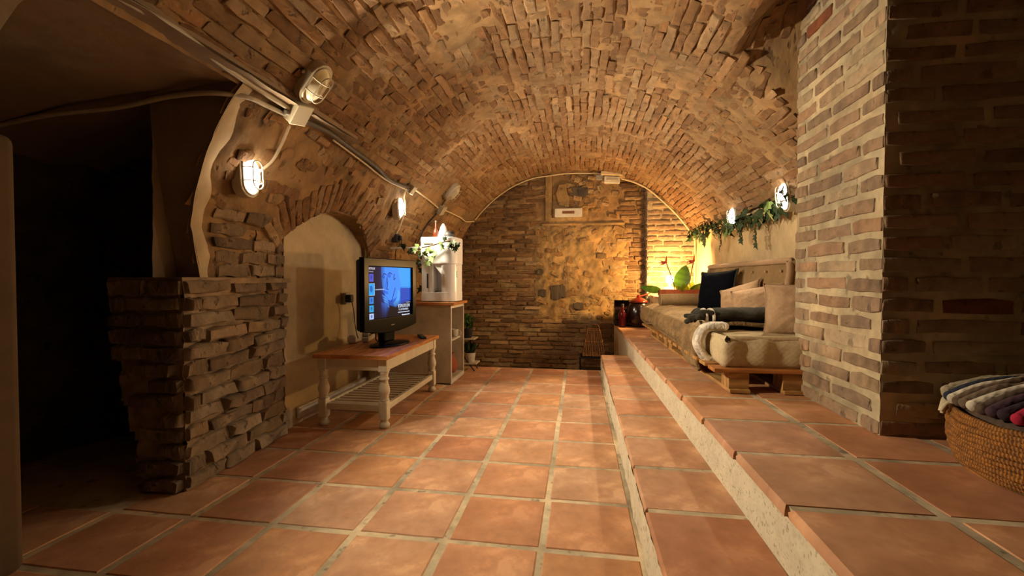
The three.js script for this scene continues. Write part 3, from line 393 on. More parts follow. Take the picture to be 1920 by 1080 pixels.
cable('cable', 'short dark cable from the junction box up to the small unlit lamp', [[-1.46, 1.715, -4.56], [-1.4, 1.79, -4.54], [-1.35, 1.84, -4.51]], 0.008, M.conduit);
cable('cable', 'short dark cable from the largest junction box up to the unlit lamp', [[-1.4, 1.79, -2.05], [-1.35, 1.845, -2.02], [-1.31, 1.88, -2.0]], 0.009, M.conduit);
cable('cable', 'dark cable dropping from the junction box behind the white appliance', [[-1.5, 1.66, -4.58], [-1.56, 1.58, -4.55], [-1.62, 1.48, -4.5], [-1.68, 1.33, -4.45], [-1.72, 1.2, -4.4]], 0.009, M.conduit);
{ const q = shell(sOfY(1.313), -3.93), t = thing('wall_socket', 'dark grey socket box on the wall under the second lit lamp', 'socket', q.p.toArray()); t.rotation.y = Math.PI / 2; obj('socket_box', box(0.075, 0.075, 0.06, 0, 0, 0.02, 0.008), M.darkGrey, t); obj('plug', [box(0.035, 0.045, 0.04, -0.015, 0, 0.065, 0.012)], M.blackMat, t); obj('cord', capped([V(-0.015, -0.01, 0.085), V(-0.02, -0.05, 0.08), V(-0.01, -0.1, 0.03), V(-0.005, -0.22, 0.012)], 0.004, 24, 6), M.blackMat, t); }
{ const t = thing('wall_socket', 'grey double socket on the niche wall left of the television', 'socket', [-1.79, 0.785, -3.2], Math.PI / 2); obj('socket_plate', box(0.08, 0.09, 0.03, 0, 0, 0.012, 0.008), M.grey, t); obj('plug', box(0.05, 0.06, 0.05, -0.03, 0, 0.05, 0.01), M.blackMat, t); obj('cord', capped([V(-0.03, -0.02, 0.07), V(0.0, -0.1, 0.07), V(0.01, -0.2, 0.075), V(-0.01, -0.28, 0.1), V(-0.03, -0.3, 0.12)], 0.004, 30, 6), M.blackMat, t); }
{ const t = thing('wall_vent', 'white wide wall unit with a dark slot on the end wall', 'vent', [-0.138, 1.812, ZB + 0.03]); obj('cover', box(0.365, 0.115, 0.06, 0, 0, 0.028, 0.008), M.white, t); obj('slot', box(0.16, 0.036, 0.012, 0.0, 0.004, 0.056, 0.004), M.pineDark, t); }
{ const t = thing('emergency_light', 'white box light on a plaster pad under the vault crown at the end wall', 'light', [0.42, 2.205, -5.86], 0); t.rotation.z = -0.07; obj('housing', box(0.2, 0.085, 0.07, 0, 0, 0, 0.01), M.white, t); obj('diffuser', box(0.14, 0.03, 0.012, 0, 0, 0.036, 0.005), M.pvc, t); obj('mounting_box', box(0.09, 0.06, 0.06, -0.16, 0.03, -0.02, 0.006), M.grey, t); obj('plaster_pad', box(0.34, 0.05, 0.16, 0.02, 0.078, -0.02, 0.01), M.plasterWarm, t); }

// ---------- television bench ----------
{
  const t = thing('tv_bench', 'low white bench with turned legs, slatted shelf and pine top under the television', 'bench', [-1.41, 0, -3.07]);
  const w = 0.5, d = 1.02, H = 0.463;
  for (let k = 0; k < 4; k++) obj('top_board', box(w / 4 - 0.001, 0.026, d, -w / 2 + (k + 0.5) * w / 4, H - 0.013, 0, 0.003), M.pine, t, { axis: 'z', off: [k * 0.37, k * 0.21] });
  const lx = 0.205, lz = 0.455;
  const prof2 = [[0, 0], [0.022, 0], [0.031, 0.008], [0.034, 0.022], [0.026, 0.036], [0.02, 0.042], [0.024, 0.05], [0.026, 0.056]], up = [[0.026, 0.172], [0.032, 0.178], [0.024, 0.186], [0.03, 0.194], [0.025, 0.2], [0.034, 0.222], [0.036, 0.24], [0.031, 0.262], [0.024, 0.285], [0.022, 0.3], [0.031, 0.306], [0.031, 0.314], [0.023, 0.322], [0.026, 0.34], [0.03, 0.352], [0.024, 0.362]];
  for (const [sx, sz] of [[-1, 1], [1, 1], [-1, -1], [1, -1]]) { const g = [lathe(prof2), lathe(up), box(0.056, 0.12, 0.056, 0, 0.113, 0, 0.008), box(0.058, 0.082, 0.058, 0, 0.397, 0, 0.005)]; g.forEach((q) => q.translate(sx * lx, 0, sz * lz)); obj('leg', g, M.cream, t); }
  for (const s of [-1, 1]) { obj('apron', box(0.02, 0.075, 2 * lz - 0.05, s * (lx + 0.012), 0.4, 0, 0.003), M.cream, t); obj('apron', box(2 * lx - 0.05, 0.075, 0.02, 0, 0.4, s * (lz + 0.012), 0.003), M.cream, t); }
  for (const s of [-1, 1]) { obj('stretcher', box(0.03, 0.04, 2 * lz - 0.05, s * lx, 0.125, 0, 0.005), M.cream, t); obj('stretcher', box(2 * lx - 0.05, 0.04, 0.03, 0, 0.125, s * lz, 0.005), M.cream, t); }
  for (let k = 0; k < 14; k++) obj('shelf_slat', box(2 * lx - 0.025, 0.012, 0.032, 0, 0.132, -lz + 0.055 + k * 0.0615, 0.003), M.cream, t);
}
// ---------- television ----------
function screenTexture() {
  const W = 640, H = 500, c = document.createElement('canvas'); c.width = W; c.height = H; const g = c.getContext('2d');
  const bg = g.createLinearGradient(0, 0, W, 0); bg.addColorStop(0, '#04071a'); bg.addColorStop(0.22, '#0a1a5e'); bg.addColorStop(0.5, '#1560dd'); bg.addColorStop(1, '#2aa0ff'); g.fillStyle = bg; g.fillRect(0, 0, W, H);
  g.fillStyle = '#1c4cc0'; g.fillRect(470, 215, 170, 160); g.fillStyle = '#3aa6ff'; g.fillRect(430, 0, 210, 200);
  g.fillStyle = '#3f93ff'; g.beginPath(); g.moveTo(190, 0); g.lineTo(430, 0); g.bezierCurveTo(450, 120, 470, 150, 470, 190); g.bezierCurveTo(470, 280, 380, 330, 310, 330); g.bezierCurveTo(220, 300, 190, 180, 190, 0); g.fill();          // plain blue portrait shapes
  g.fillStyle = '#2a6fe8'; for (const [x, y, w, h] of [[220, 100, 40, 16], [300, 90, 46, 18], [262, 150, 18, 70], [250, 250, 70, 14]]) { g.beginPath(); g.ellipse(x, y, w / 1.6, h, 0.25, 0, 7); g.fill(); }
  g.strokeStyle = '#0f2f98'; g.lineWidth = 9; for (const p of [[[215, 80], [240, 60], [262, 84]], [[290, 70], [320, 52], [345, 78]], [[270, 110], [290, 190], [262, 215], [290, 225]], [[380, 70], [350, 160], [395, 110]], [[390, 210], [360, 290], [330, 350]]]) { g.beginPath(); g.moveTo(...p[0]); g.quadraticCurveTo(...p[1], ...p[2]); if (p[3]) g.lineTo(...p[3]); g.stroke(); }
  g.fillStyle = '#4ba0ff'; for (let k = 0; k < 4; k++) { g.beginPath(); g.ellipse(245 + k * 9, 300 + k * 26, 56 - k * 4, 13, 0.55, 0, 7); g.fill(); g.strokeStyle = '#123a9e'; g.lineWidth = 4; g.stroke(); }
  g.fillStyle = '#3d7cf0'; g.beginPath(); g.moveTo(190, 340); g.lineTo(280, 370); g.lineTo(250, 500); g.lineTo(200, 500); g.fill();
  g.fillStyle = '#50a8ff'; g.beginPath(); g.moveTo(430, 230); g.bezierCurveTo(480, 240, 470, 300, 430, 380); g.lineTo(380, 400); g.lineTo(360, 360); g.bezierCurveTo(420, 330, 420, 280, 430, 230); g.fill();
  g.fillStyle = '#030614'; g.beginPath(); g.moveTo(260, 500); g.lineTo(310, 380); g.lineTo(400, 405); g.lineTo(470, 380); g.lineTo(640, 345); g.lineTo(640, 500); g.fill();
  const sh = g.createLinearGradient(0, 0, 250, 0); sh.addColorStop(0, 'rgba(2,4,20,0.95)'); sh.addColorStop(0.55, 'rgba(2,4,30,0.75)'); sh.addColorStop(1, 'rgba(2,4,30,0)'); g.fillStyle = sh; g.fillRect(0, 0, 250, H);
  const sb = g.createLinearGradient(0, 330, 0, H); sb.addColorStop(0, 'rgba(2,4,30,0)'); sb.addColorStop(1, 'rgba(2,4,26,0.9)'); g.fillStyle = sb; g.fillRect(0, 330, W, 170);
  g.fillStyle = '#e8e2f2'; g.font = 'bold 27px sans-serif'; g.fillText('NETFLIX', 16, 34, 94); g.font = 'bold 14px sans-serif'; g.fillStyle = '#c6d0ff'; g.fillText('Películas', 28, 58);
  const th = [[34, 74, 56, 72, '#4d55c8'], [18, 164, 84, 108, '#20a4f5'], [34, 288, 56, 62, '#2f86dc'], [34, 364, 56, 62, '#2aa6e0'], [34, 440, 56, 58, '#b9d2ff']];
  for (const [x, y, w, h, col] of th) { g.fillStyle = col; g.fillRect(x, y, w, h); g.fillStyle = 'rgba(10,40,130,0.5)'; g.beginPath(); g.ellipse(x + w * 0.5, y + h * 0.45, w * 0.22, h * 0.28, 0, 0, 7); g.fill(); } g.strokeStyle = '#dff2ff'; g.lineWidth = 3; g.strokeRect(18, 164, 84, 108);
  g.fillStyle = '#cfe4ff'; g.fillRect(4, 216, 10, 8); g.font = 'bold 17px sans-serif'; g.fillText('recomendados', 110, 226);
  g.fillStyle = '#dce9ff'; g.font = 'bold 44px sans-serif'; g.fillText('EINSTEIN', 430, 410, 190); g.font = 'bold 26px sans-serif'; g.fillText('Y LA BOMBA', 440, 440, 180); g.font = 'bold 13px sans-serif'; g.fillText('DOCUMENTAL', 560, 368, 70); g.fillRect(430, 455, 185, 7); g.fillRect(490, 480, 16, 16); g.fillRect(510, 484, 108, 8);
  const t = new THREE.CanvasTexture(c); t.colorSpace = THREE.SRGBColorSpace; t.magFilter = THREE.LinearFilter; return t;
}
{
  const t = thing('television', 'black flat television showing a blue picture, on the pine-topped bench', 'television', [-1.345, 0.463, -3.02], 1.39);
  const w = 0.63, h = 0.51, yb = 0.1;
  const S = new THREE.Shape(); S.moveTo(-w / 2, yb + h); S.lineTo(w / 2, yb + h); S.lineTo(w / 2, yb + 0.03); S.quadraticCurveTo(0, yb - 0.035, -w / 2, yb + 0.03); const hole = new THREE.Path(); const sx = 0.272, s0 = yb + 0.095, s1 = yb + h - 0.048; hole.moveTo(-sx, s0); hole.lineTo(sx, s0); hole.lineTo(sx, s1); hole.lineTo(-sx, s1); S.holes.push(hole);
  obj('bezel', mv(new THREE.ExtrudeGeometry(S, { depth: 0.028, bevelSize: 0.006, bevelThickness: 0.006, bevelSegments: 3, curveSegments: 20 }), 0, 0, -0.01), M.black, t);
  obj('back_shell', [box(w - 0.02, h - 0.03, 0.05, 0, yb + h / 2 + 0.01, -0.035, 0.02), box(w - 0.14, h - 0.14, 0.06, 0, yb + h / 2, -0.075, 0.025)], M.blackMat, t);
  const sg = new THREE.PlaneGeometry(sx * 2, s1 - s0).translate(0, (s0 + s1) / 2, 0.006), st = screenTexture();
  obj('screen', mergeGeometries([flat(sg)]), new THREE.MeshPhysicalMaterial({ color: 0x020203, emissive: 0xffffff, emissiveMap: st, emissiveIntensity: 0.72, roughness: 0.5, specularIntensity: 0.2 }), t, { metric: false });
  obj('maker_badge', box(0.04, 0.007, 0.003, 0.0, yb + 0.045, 0.024, 0.001), M.grey, t);
  obj('stand_neck', box(0.14, 0.1, 0.06, 0, 0.07, -0.03, 0.02), M.black, t);
  const base = lathe([[0, 0], [0.19, 0], [0.195, 0.006], [0.19, 0.013], [0.12, 0.02], [0.06, 0.026], [0, 0.028]], 40).scale(1, 1, 0.55); obj('stand_foot', base, M.black, t);
  const L = new THREE.RectAreaLight(0x3a7dff, 0.9, sx * 2, s1 - s0); L.position.set(0, (s0 + s1) / 2, 0.03); L.rotation.y = Math.PI; L.name = 'screen_light'; t.add(L);
}
{ const t = thing('remote_control', 'slim black remote control on the bench beside the television', 'remote', [-1.245, 0.464, -3.4], 0.52); obj('remote_body', box(0.045, 0.016, 0.19, 0, 0.009, 0, 0.007), M.blackMat, t); obj('button_pad', box(0.03, 0.003, 0.13, 0, 0.0175, -0.01, 0.001), M.darkGrey, t); }
{ const t = thing('plug_adapter', 'white plug adapter block on the bench behind the television, nearest the wall', 'adapter', [-1.645, 0.464, -3.03], 0.6); obj('adapter_body', box(0.06, 0.05, 0.06, 0, 0.026, 0, 0.012), M.white, t); obj('prong_face', cyl(0.02, 0.02, 0.008, 0, 0.054, 0), M.pvc, t);
  const t2 = thing('power_strip', 'white power strip with tangled cords behind the television', 'power strip', [-1.6, 0.464, -3.2], 0.25); obj('strip_body', box(0.05, 0.035, 0.24, 0, 0.019, 0, 0.01), M.white, t2); for (const z of [-0.07, 0, 0.07]) obj('outlet', cyl(0.018, 0.018, 0.006, 0, 0.0385, z), M.grey, t2); obj('white_plug', box(0.04, 0.045, 0.045, 0, 0.062, 0.07, 0.012), M.white, t2); objs('cord', [tube([V(0, 0.05, -0.07), V(0.05, 0.07, -0.05), V(0.08, 0.03, 0.02), V(0.1, 0.012, 0.1), V(0.16, 0.01, 0.14)], 0.005, 40, 6), tube([V(0.02, 0.05, 0), V(0.06, 0.06, 0.04), V(0.08, 0.02, 0.12), V(0.13, 0.01, 0.2)], 0.005, 40, 6)], M.blackMat, t2); }

// ---------- cabinet with the white appliance ----------
{
  const t = thing('open_cabinet', 'pale open two-compartment cabinet with a wooden top behind the television bench', 'cabinet', [-1.41, 0, -3.99]);
  const w = 0.58, d = 0.44, H = 0.7, th = 0.018;
  for (const s of [-1, 1]) obj('side_panel', box(w, H - 0.01, th, 0, H / 2 + 0.004, s * (d / 2 - th / 2), 0.002), M.cabinet, t);
  obj('back_panel', box(th, H - 0.02, d - 0.04, -w / 2 + th, H / 2, 0, 0.002), M.cabinet, t);
  obj('bottom_panel', box(w - 0.02, th, d - 2 * th, 0.008, 0.035, 0, 0.002), M.cabinet, t);
  obj('shelf', box(w - 0.06, th, d - 2 * th, 0.008, 0.375, 0, 0.002), M.white, t);
  obj('face_frame', [box(0.012, H, 0.022, w / 2 + 0.004, H / 2 + 0.002, d / 2 - 0.01, 0.003), box(0.012, H, 0.022, w / 2 + 0.004, H / 2 + 0.002, -d / 2 + 0.01, 0.003), box(0.012, 0.03, d - 0.04, w / 2 + 0.004, H - 0.012, 0, 0.003), box(0.012, 0.04, d - 0.04, w / 2 + 0.004, 0.022, 0, 0.003)], M.white, t);
  obj('wooden_top', box(w + 0.06, 0.026, d + 0.04, 0.01, H + 0.014, 0, 0.004), M.pine, t);
}
{ const t = thing('vase', 'small reddish brown vase in the lower compartment of the cabinet', 'vase', [-1.2, 0.045, -4.08]); obj('vase_body', lathe([[0, 0], [0.035, 0], [0.055, 0.04], [0.06, 0.08], [0.04, 0.13], [0.022, 0.16], [0.028, 0.18]]), M.terracotta, t); obj('vase_rim', new THREE.TorusGeometry(0.026, 0.005, 8, 20).rotateX(Math.PI / 2).translate(0, 0.18, 0), M.terracotta, t); }
{ const t = thing('cup', 'small white cup in the upper compartment of the cabinet', 'cup', [-1.17, 0.385, -4.1]); obj('cup_body', lathe([[0, 0], [0.025, 0], [0.032, 0.03], [0.034, 0.07], [0.03, 0.07], [0.028, 0.01]]), M.white, t); obj('handle', new THREE.TorusGeometry(0.018, 0.004, 8, 16).translate(0.042, 0.036, 0), M.white, t); }
{
  const t = thing('water_dispenser', 'tall glossy white appliance with a recessed front standing on the cabinet', 'appliance', [-1.245, 0.727, -3.98]);
  const H = 0.585, S = new THREE.Shape(); S.moveTo(-0.155, -0.14); S.lineTo(0.1, -0.14); S.quadraticCurveTo(0.155, -0.14, 0.155, -0.06); S.lineTo(0.15, 0.06); S.quadraticCurveTo(0.14, 0.15, 0.06, 0.155); S.lineTo(-0.03, 0.145); S.lineTo(-0.155, 0.145); S.lineTo(-0.155, -0.14);
  const lo = new THREE.Shape(); lo.moveTo(-0.155, -0.14); lo.lineTo(0.1, -0.14); lo.quadraticCurveTo(0.155, -0.14, 0.155, -0.06); lo.lineTo(0.15, 0.06); lo.quadraticCurveTo(0.14, 0.15, 0.06, 0.155); lo.lineTo(0.03, 0.15); lo.lineTo(0.015, 0.03); lo.lineTo(-0.045, 0.03); lo.lineTo(-0.055, 0.145); lo.lineTo(-0.155, 0.145); lo.lineTo(-0.155, -0.14);
  const e = (s, y0, y1, b = 0.01) => new THREE.ExtrudeGeometry(s, { depth: y1 - y0 - 2 * b, bevelSize: b * 0.6, bevelThickness: b, bevelSegments: 3, curveSegments: 16 }).rotateX(Math.PI / 2).translate(0, y1 - b, 0);
  obj('upper_body', e(S, 0.34, H, 0.012), M.gloss, t); obj('lower_body', e(lo, 0.085, 0.345, 0.003), M.gloss, t); obj('foot_body', e(S, 0.006, 0.09, 0.006), M.gloss, t);
  obj('hood', new THREE.ExtrudeGeometry(new THREE.Shape([[-0.055, 0], [0.03, 0], [0.03, -0.1]].map((q) => new THREE.Vector2(...q))), { depth: 0.03, bevelEnabled: false }).translate(0, 0.345, 0.11), M.gloss, t);
  obj('spout', cyl(0.012, 0.016, 0.04, -0.012, 0.32, 0.085), M.grey, t); obj('drip_tray', cyl(0.035, 0.035, 0.01, -0.012, 0.093, 0.09), M.darkGrey, t);
  obj('level_slot', [box(0.014, 0.13, 0.006, -0.1, 0.19, 0.154, 0.002)], M.darkGrey, t); obj('front_badge', box(0.085, 0.012, 0.004, -0.095, H - 0.055, 0.156, 0.001), M.grey, t);
  objs('indicator', [0.23, 0.25, 0.27, 0.33, 0.37, 0.4].map((y, i) => box(0.022, i < 3 ? 0.015 : 0.006, 0.004, 0.142, y, 0.075, 0.001)), M.darkGrey, t);
  objs('foot', [-0.1, 0.09].map((x) => cyl(0.015, 0.015, 0.012, x, 0.004, 0.1)).concat([-0.1, 0.09].map((x) => cyl(0.015, 0.015, 0.012, x, 0.004, -0.1))), M.blackMat, t);
}
const TOPY = 0.727 + 0.597;
{ const t = thing('bottle', 'small brown glass bottle on top of the white appliance', 'bottle', [-1.33, TOPY - 0.01, -4.03]); obj('bottle_body', lathe([[0, 0], [0.028, 0], [0.03, 0.01], [0.03, 0.07], [0.014, 0.1], [0.011, 0.15], [0.014, 0.155], [0, 0.155]]), M.bottle, t); obj('cap', cyl(0.013, 0.013, 0.018, 0, 0.16, 0), M.darkGrey, t); }
{ const t = thing('funnel', 'white pointed funnel on top of the white appliance', 'funnel', [-1.25, TOPY - 0.01, -4.0]); obj('cone', lathe([[0.05, 0], [0.052, 0.006], [0.044, 0.05], [0.026, 0.105], [0.008, 0.135], [0, 0.137]]), M.gloss, t); obj('rim', new THREE.TorusGeometry(0.05, 0.004, 8, 28).rotateX(Math.PI / 2).translate(0, 0.004, 0), M.gloss, t); }
{ const t = thing('speaker', 'small dark rounded speaker on top of the white appliance', 'speaker', [-1.175, TOPY - 0.01, -3.95]); obj('speaker_body', lathe([[0, 0], [0.045, 0], [0.05, 0.015], [0.046, 0.045], [0.03, 0.06], [0, 0.064]]), M.blackMat, t); obj('grille', lathe([[0.046, 0.02], [0.0515, 0.024], [0.05, 0.034], [0.046, 0.036]]), M.darkGrey, t); }

// ---------- foliage ----------
const leafShape = (() => { const s = new THREE.Shape(); const P = [[0, 0], [0.16, -0.1], [0.42, 0.02], [0.24, 0.2], [0.46, 0.48], [0.2, 0.5], [0, 1.0], [-0.2, 0.5], [-0.46, 0.48], [-0.24, 0.2], [-0.42, 0.02], [-0.16, -0.1]]; P.forEach((p, i) => (i ? s.lineTo(...p) : s.moveTo(...p))); return s; })();
const ivyLeaves = [0, 1, 2, 3].map((k) => { const g = new THREE.ExtrudeGeometry(leafShape, { depth: 0.02, bevelEnabled: true, bevelSize: 0.02, bevelThickness: 0.01, bevelSegments: 1, curveSegments: 1 }); const p = g.attributes.position; for (let i = 0; i < p.count; i++) { const x = p.getX(i), y = p.getY(i); p.setZ(i, p.getZ(i) - 0.35 * Math.abs(x) * (0.6 + 0.2 * k) - 0.22 * y * y * (k - 1)); } g.computeVertexNormals(); return metric(g, 1); });
function ivy(name, label, pts, n, size, pick2, face, spread) {
  const c = curve(pts), o = thing(name, label, 'ivy', [0, 0, 0]); obj('stem', tube(pts, 0.006, pts.length * 8, 6), M.stem, o);
  for (let k = 0; k < n; k++) { const p = c.getPoint((k + R() * 0.8) / n), m = new THREE.Mesh(ivyLeaves[k % 4], pick2(k, p)); m.name = numbered('leaf'); m.position.copy(p).add(V(rr(-1, 1) * spread[0], rr(-1, 0.7) * spread[1], rr(-1, 1) * spread[2])).addScaledVector(face, 0.015 + R() * 0.06); const down = V(rr(-0.6, 0.6), rr(-1.2, 0.1), rr(-0.8, 0.8)).normalize(), nn = face.clone().add(V(rr(-0.5, 0.5), rr(-0.2, 0.6), rr(-0.5, 0.5))).normalize(), sd = down.clone().cross(nn).normalize(); m.quaternion.setFromRotationMatrix(new THREE.Matrix4().makeBasis(sd, down, sd.clone().cross(down))); const s = size * rr(0.7, 1.25); m.scale.set(s, s, s); m.castShadow = m.receiveShadow = true; o.add(m); }
  return o;
}
{
  const o = ivy('ivy_garland', 'long dark ivy garland draped along the top of the right wall between the lit lamps', [[1.415, 1.5, -5.72], [1.41, 1.485, -5.3], [1.405, 1.47, -4.9], [1.4, 1.45, -4.5], [1.4, 1.47, -4.15], [1.4, 1.455, -3.8], [1.41, 1.46, -3.45], [1.415, 1.5, -3.2]].map((p) => V(...p)), 130, 0.085, (k, p) => (Math.abs(p.z + 4.45) < 0.12 || Math.abs(p.z + 3.38) < 0.1) && k % 3 === 0 ? M.ivyLit : M.ivy, nX, [0.0, 0.075, 0.05]);  // some leaves beside the lamps take the lighter colour as painted lamplight
  for (const [y0, z, l] of [[1.44, -5.15, 0.1], [1.43, -4.6, 0.17], [1.42, -4.05, 0.14], [1.42, -3.75, 0.2]]) { obj('tendril', tube([V(1.39, y0, z), V(1.37, y0 - l * 0.5, z + 0.02), V(1.385, y0 - l, z)], 0.003, 14, 5), M.stem, o); for (const e of [0.4, 0.7, 1]) { const m = new THREE.Mesh(ivyLeaves[1], M.ivy); m.name = numbered('leaf'); m.position.set(1.375, y0 - l * e, z + rr(-0.02, 0.02)); m.rotation.set(Math.PI + rr(-0.3, 0.3), Math.PI / 2 + rr(-0.6, 0.6), rr(-0.3, 0.3)); m.scale.setScalar(0.065); o.add(m); } }
}
{
  const o = ivy('ivy_garland', 'short ivy spray with dark leaves and leaves lightened as if lamplit across the front of the white appliance', [[-1.6, 1.215, -3.81], [-1.45, 1.215, -3.79], [-1.35, 1.22, -3.79], [-1.24, 1.245, -3.79], [-1.13, 1.27, -3.8], [-1.07, 1.25, -3.86]].map((p) => V(...p)), 18, 0.06, (k, p) => (p.x > -1.16 || p.x < -1.42 ? M.ivy : M.ivyLit), Z, [0.015, 0.05, 0.0]);  // middle leaves use the lightened colour, painting in lamp glare
  for (const [x, y, z, m0] of [[-1.1, 1.27, -3.8, 1], [-1.08, 1.22, -3.8, 1], [-1.12, 1.23, -3.79, 1], [-1.06, 1.25, -3.82, 1], [-1.26, 1.17, -3.79, 0], [-1.3, 1.13, -3.79, 0], [-1.32, 1.09, -3.79, 0], [-1.42, 1.16, -3.85, 1], [-1.43, 1.1, -3.87, 1], [-1.42, 1.03, -3.88, 1], [-1.415, 0.86, -3.88, 1]]) { const m = new THREE.Mesh(ivyLeaves[2], m0 ? M.ivy : M.ivyLit); m.name = numbered('leaf'); m.position.set(x, y, z); m.rotation.set(Math.PI - 0.3, rr(-0.5, 0.5), rr(-0.7, 0.7)); m.scale.setScalar(rr(0.06, 0.085)); o.add(m); }
  obj('white_strip', box(0.3, 0.018, 0.012, -1.53, 1.212, -3.78, 0.004), M.gloss, o, { label: 'thin white strip at the left end of the spray' });  // plain white bar along the left end of the stem
}
function blade(L, W, curl, fold = 0.2) { const P = [], I = [], n = 10; for (let i = 0; i <= n; i++) { const t = i / n, w = W * Math.pow(Math.sin(Math.PI * (0.04 + 0.94 * Math.pow(t, 0.8))), 0.8) * (t === 1 ? 0.02 : 1), y = L * (t - curl * 0.25 * t * t), z = -curl * L * t * t * 0.6; for (let k = -2; k <= 2; k++) P.push(k / 2 * w / 2, y, z + fold * Math.abs(k / 2) * w / 2); } for (let i = 0; i < n; i++) for (let k = 0; k < 4; k++) { const a = i * 5 + k; I.push(a, a + 1, a + 6, a, a + 6, a + 5); } const g = new THREE.BufferGeometry(); g.setAttribute('position', new THREE.Float32BufferAttribute(P, 3)); g.setIndex(I); g.computeVertexNormals(); return g; }
// bench at the far end of the sofa with lamp and plants
const ledge = struct('ledge', 'low plastered ledge with a tiled top beyond the sofa');
{ const x0 = 0.9, x1 = 1.44; obj('ledge_core', slab(x0, x1, 0.345, 0.705, -5.84, -5.18), M.plasterWarm, ledge); const c = []; for (let i = 0; i < 2; i++) for (let j = 0; j < 2; j++) c.push([x0 - 0.012 + (i + 0.5) * 0.275, -5.835 + (j + 0.5) * 0.335, 0.267, 0.327]); laySlab(ledge, c, 0.728, 0.02); }
{ const t = thing('table_lamp', 'glowing lamp with a rough pink stone base among the plants on the ledge', 'lamp', [1.06, 0.728, -5.42]);
  obj('stone_base', skin(18, 10, (a, b) => { const th = a * 2 * Math.PI, ph = b * Math.PI, r = 0.075; const d = V(Math.sin(ph) * Math.cos(th), Math.cos(ph), Math.sin(ph) * Math.sin(th)); return { p: d.clone().multiplyScalar(r).multiply(V(1.2, 0.75, 1)).add(V(0, 0.055, 0)), n: d, uv: [a, b] }; }, 0.012, null, 1, 14), M.pink, t, { metric: false });
  obj('lamp_holder', cyl(0.018, 0.022, 0.05, 0, 0.13, 0), M.pvc, t);
  obj('globe', ball(0.048, 0, 0.2, 0, 1.1), new THREE.MeshStandardMaterial({ color: 0xffe0a0, emissive: new THREE.Color().setRGB(1, 0.8, 0.45), emissiveIntensity: 9 }), t);
  const L = new THREE.PointLight(LAMP_AMBER, POWER.ledge, 0, 2); L.position.set(0, 0.2, 0); L.castShadow = true; L.shadow.radius = 2.5; L.name = 'bulb_light'; t.add(L); }
{ const t = thing('planter', 'long low terracotta planter with spiky flowers and a broad green leaf on the ledge', 'planter', [1.13, 0.73, -5.3]);
  obj('trough', [box(0.42, 0.03, 0.13, 0, 0.016, 0, 0.008), box(0.43, 0.07, 0.014, 0, 0.05, 0.064, 0.005), box(0.43, 0.07, 0.014, 0, 0.05, -0.064, 0.005), box(0.014, 0.07, 0.13, -0.21, 0.05, 0, 0.005), box(0.014, 0.07, 0.13, 0.21, 0.05, 0, 0.005)], M.terracotta, t); obj('soil', box(0.405, 0.03, 0.115, 0, 0.05, 0, 0.005), M.soil, t);
  const st = [[-0.03, 0.0, -0.11, 0.4], [0.1, 0.02, 0.06, 0.41]]; st.forEach(([x, z, dx, h]) => { const tip = V(x + dx, h, z), s = obj('flower_stalk', tube([V(x, 0.05, z), V(x + dx * 0.35, h * 0.5, z), tip], 0.006, 14, 6), M.stem, t); const g = []; for (const [a, l] of [[1.9, 0.1], [1.55, 0.09], [2.3, 0.085], [0.2, 0.1]]) g.push(new THREE.ConeGeometry(0.016, l, 6).translate(0, l / 2, 0).rotateZ(a - 0.3).translate(tip.x, tip.y - 0.01, tip.z)); obj('flower_spike', g, M.flower, s); });
  const lf = (L, W, curl, m, x, y, z, rx, ry, rz) => { const o = obj('leaf', blade(L, W, curl), m, t); o.rotation.order = 'YXZ'; o.position.set(x, y, z); o.rotation.set(rx, ry, rz); return o; };
  lf(0.32, 0.17, 0.15, M.leafGreen, 0.0, 0.07, 0.02, -0.1, -0.25, -0.25); lf(0.14, 0.08, 0.3, M.leafLime, 0.1, 0.06, 0.03, 0.2, 0.4, -0.5); lf(0.13, 0.09, 0.5, M.leafLime, 0.06, 0.05, 0.05, 0.7, 0.2, 0.3); lf(0.16, 0.08, 0.5, M.leafLime, 0.13, 0.05, 0.05, 0.5, 0, -1.0); lf(0.12, 0.07, 0.4, M.leafLime, 0.04, 0.06, 0.04, 0.6, 0, 0.9);
  lf(0.26, 0.09, 0.35, M.leafGreen, -0.19, 0.07, 0.03, 0.3, 0.2, 1.45); lf(0.28, 0.1, 0.2, M.leafGreen, 0.12, 0.08, 0.02, 0.3, -0.2, -1.3); }
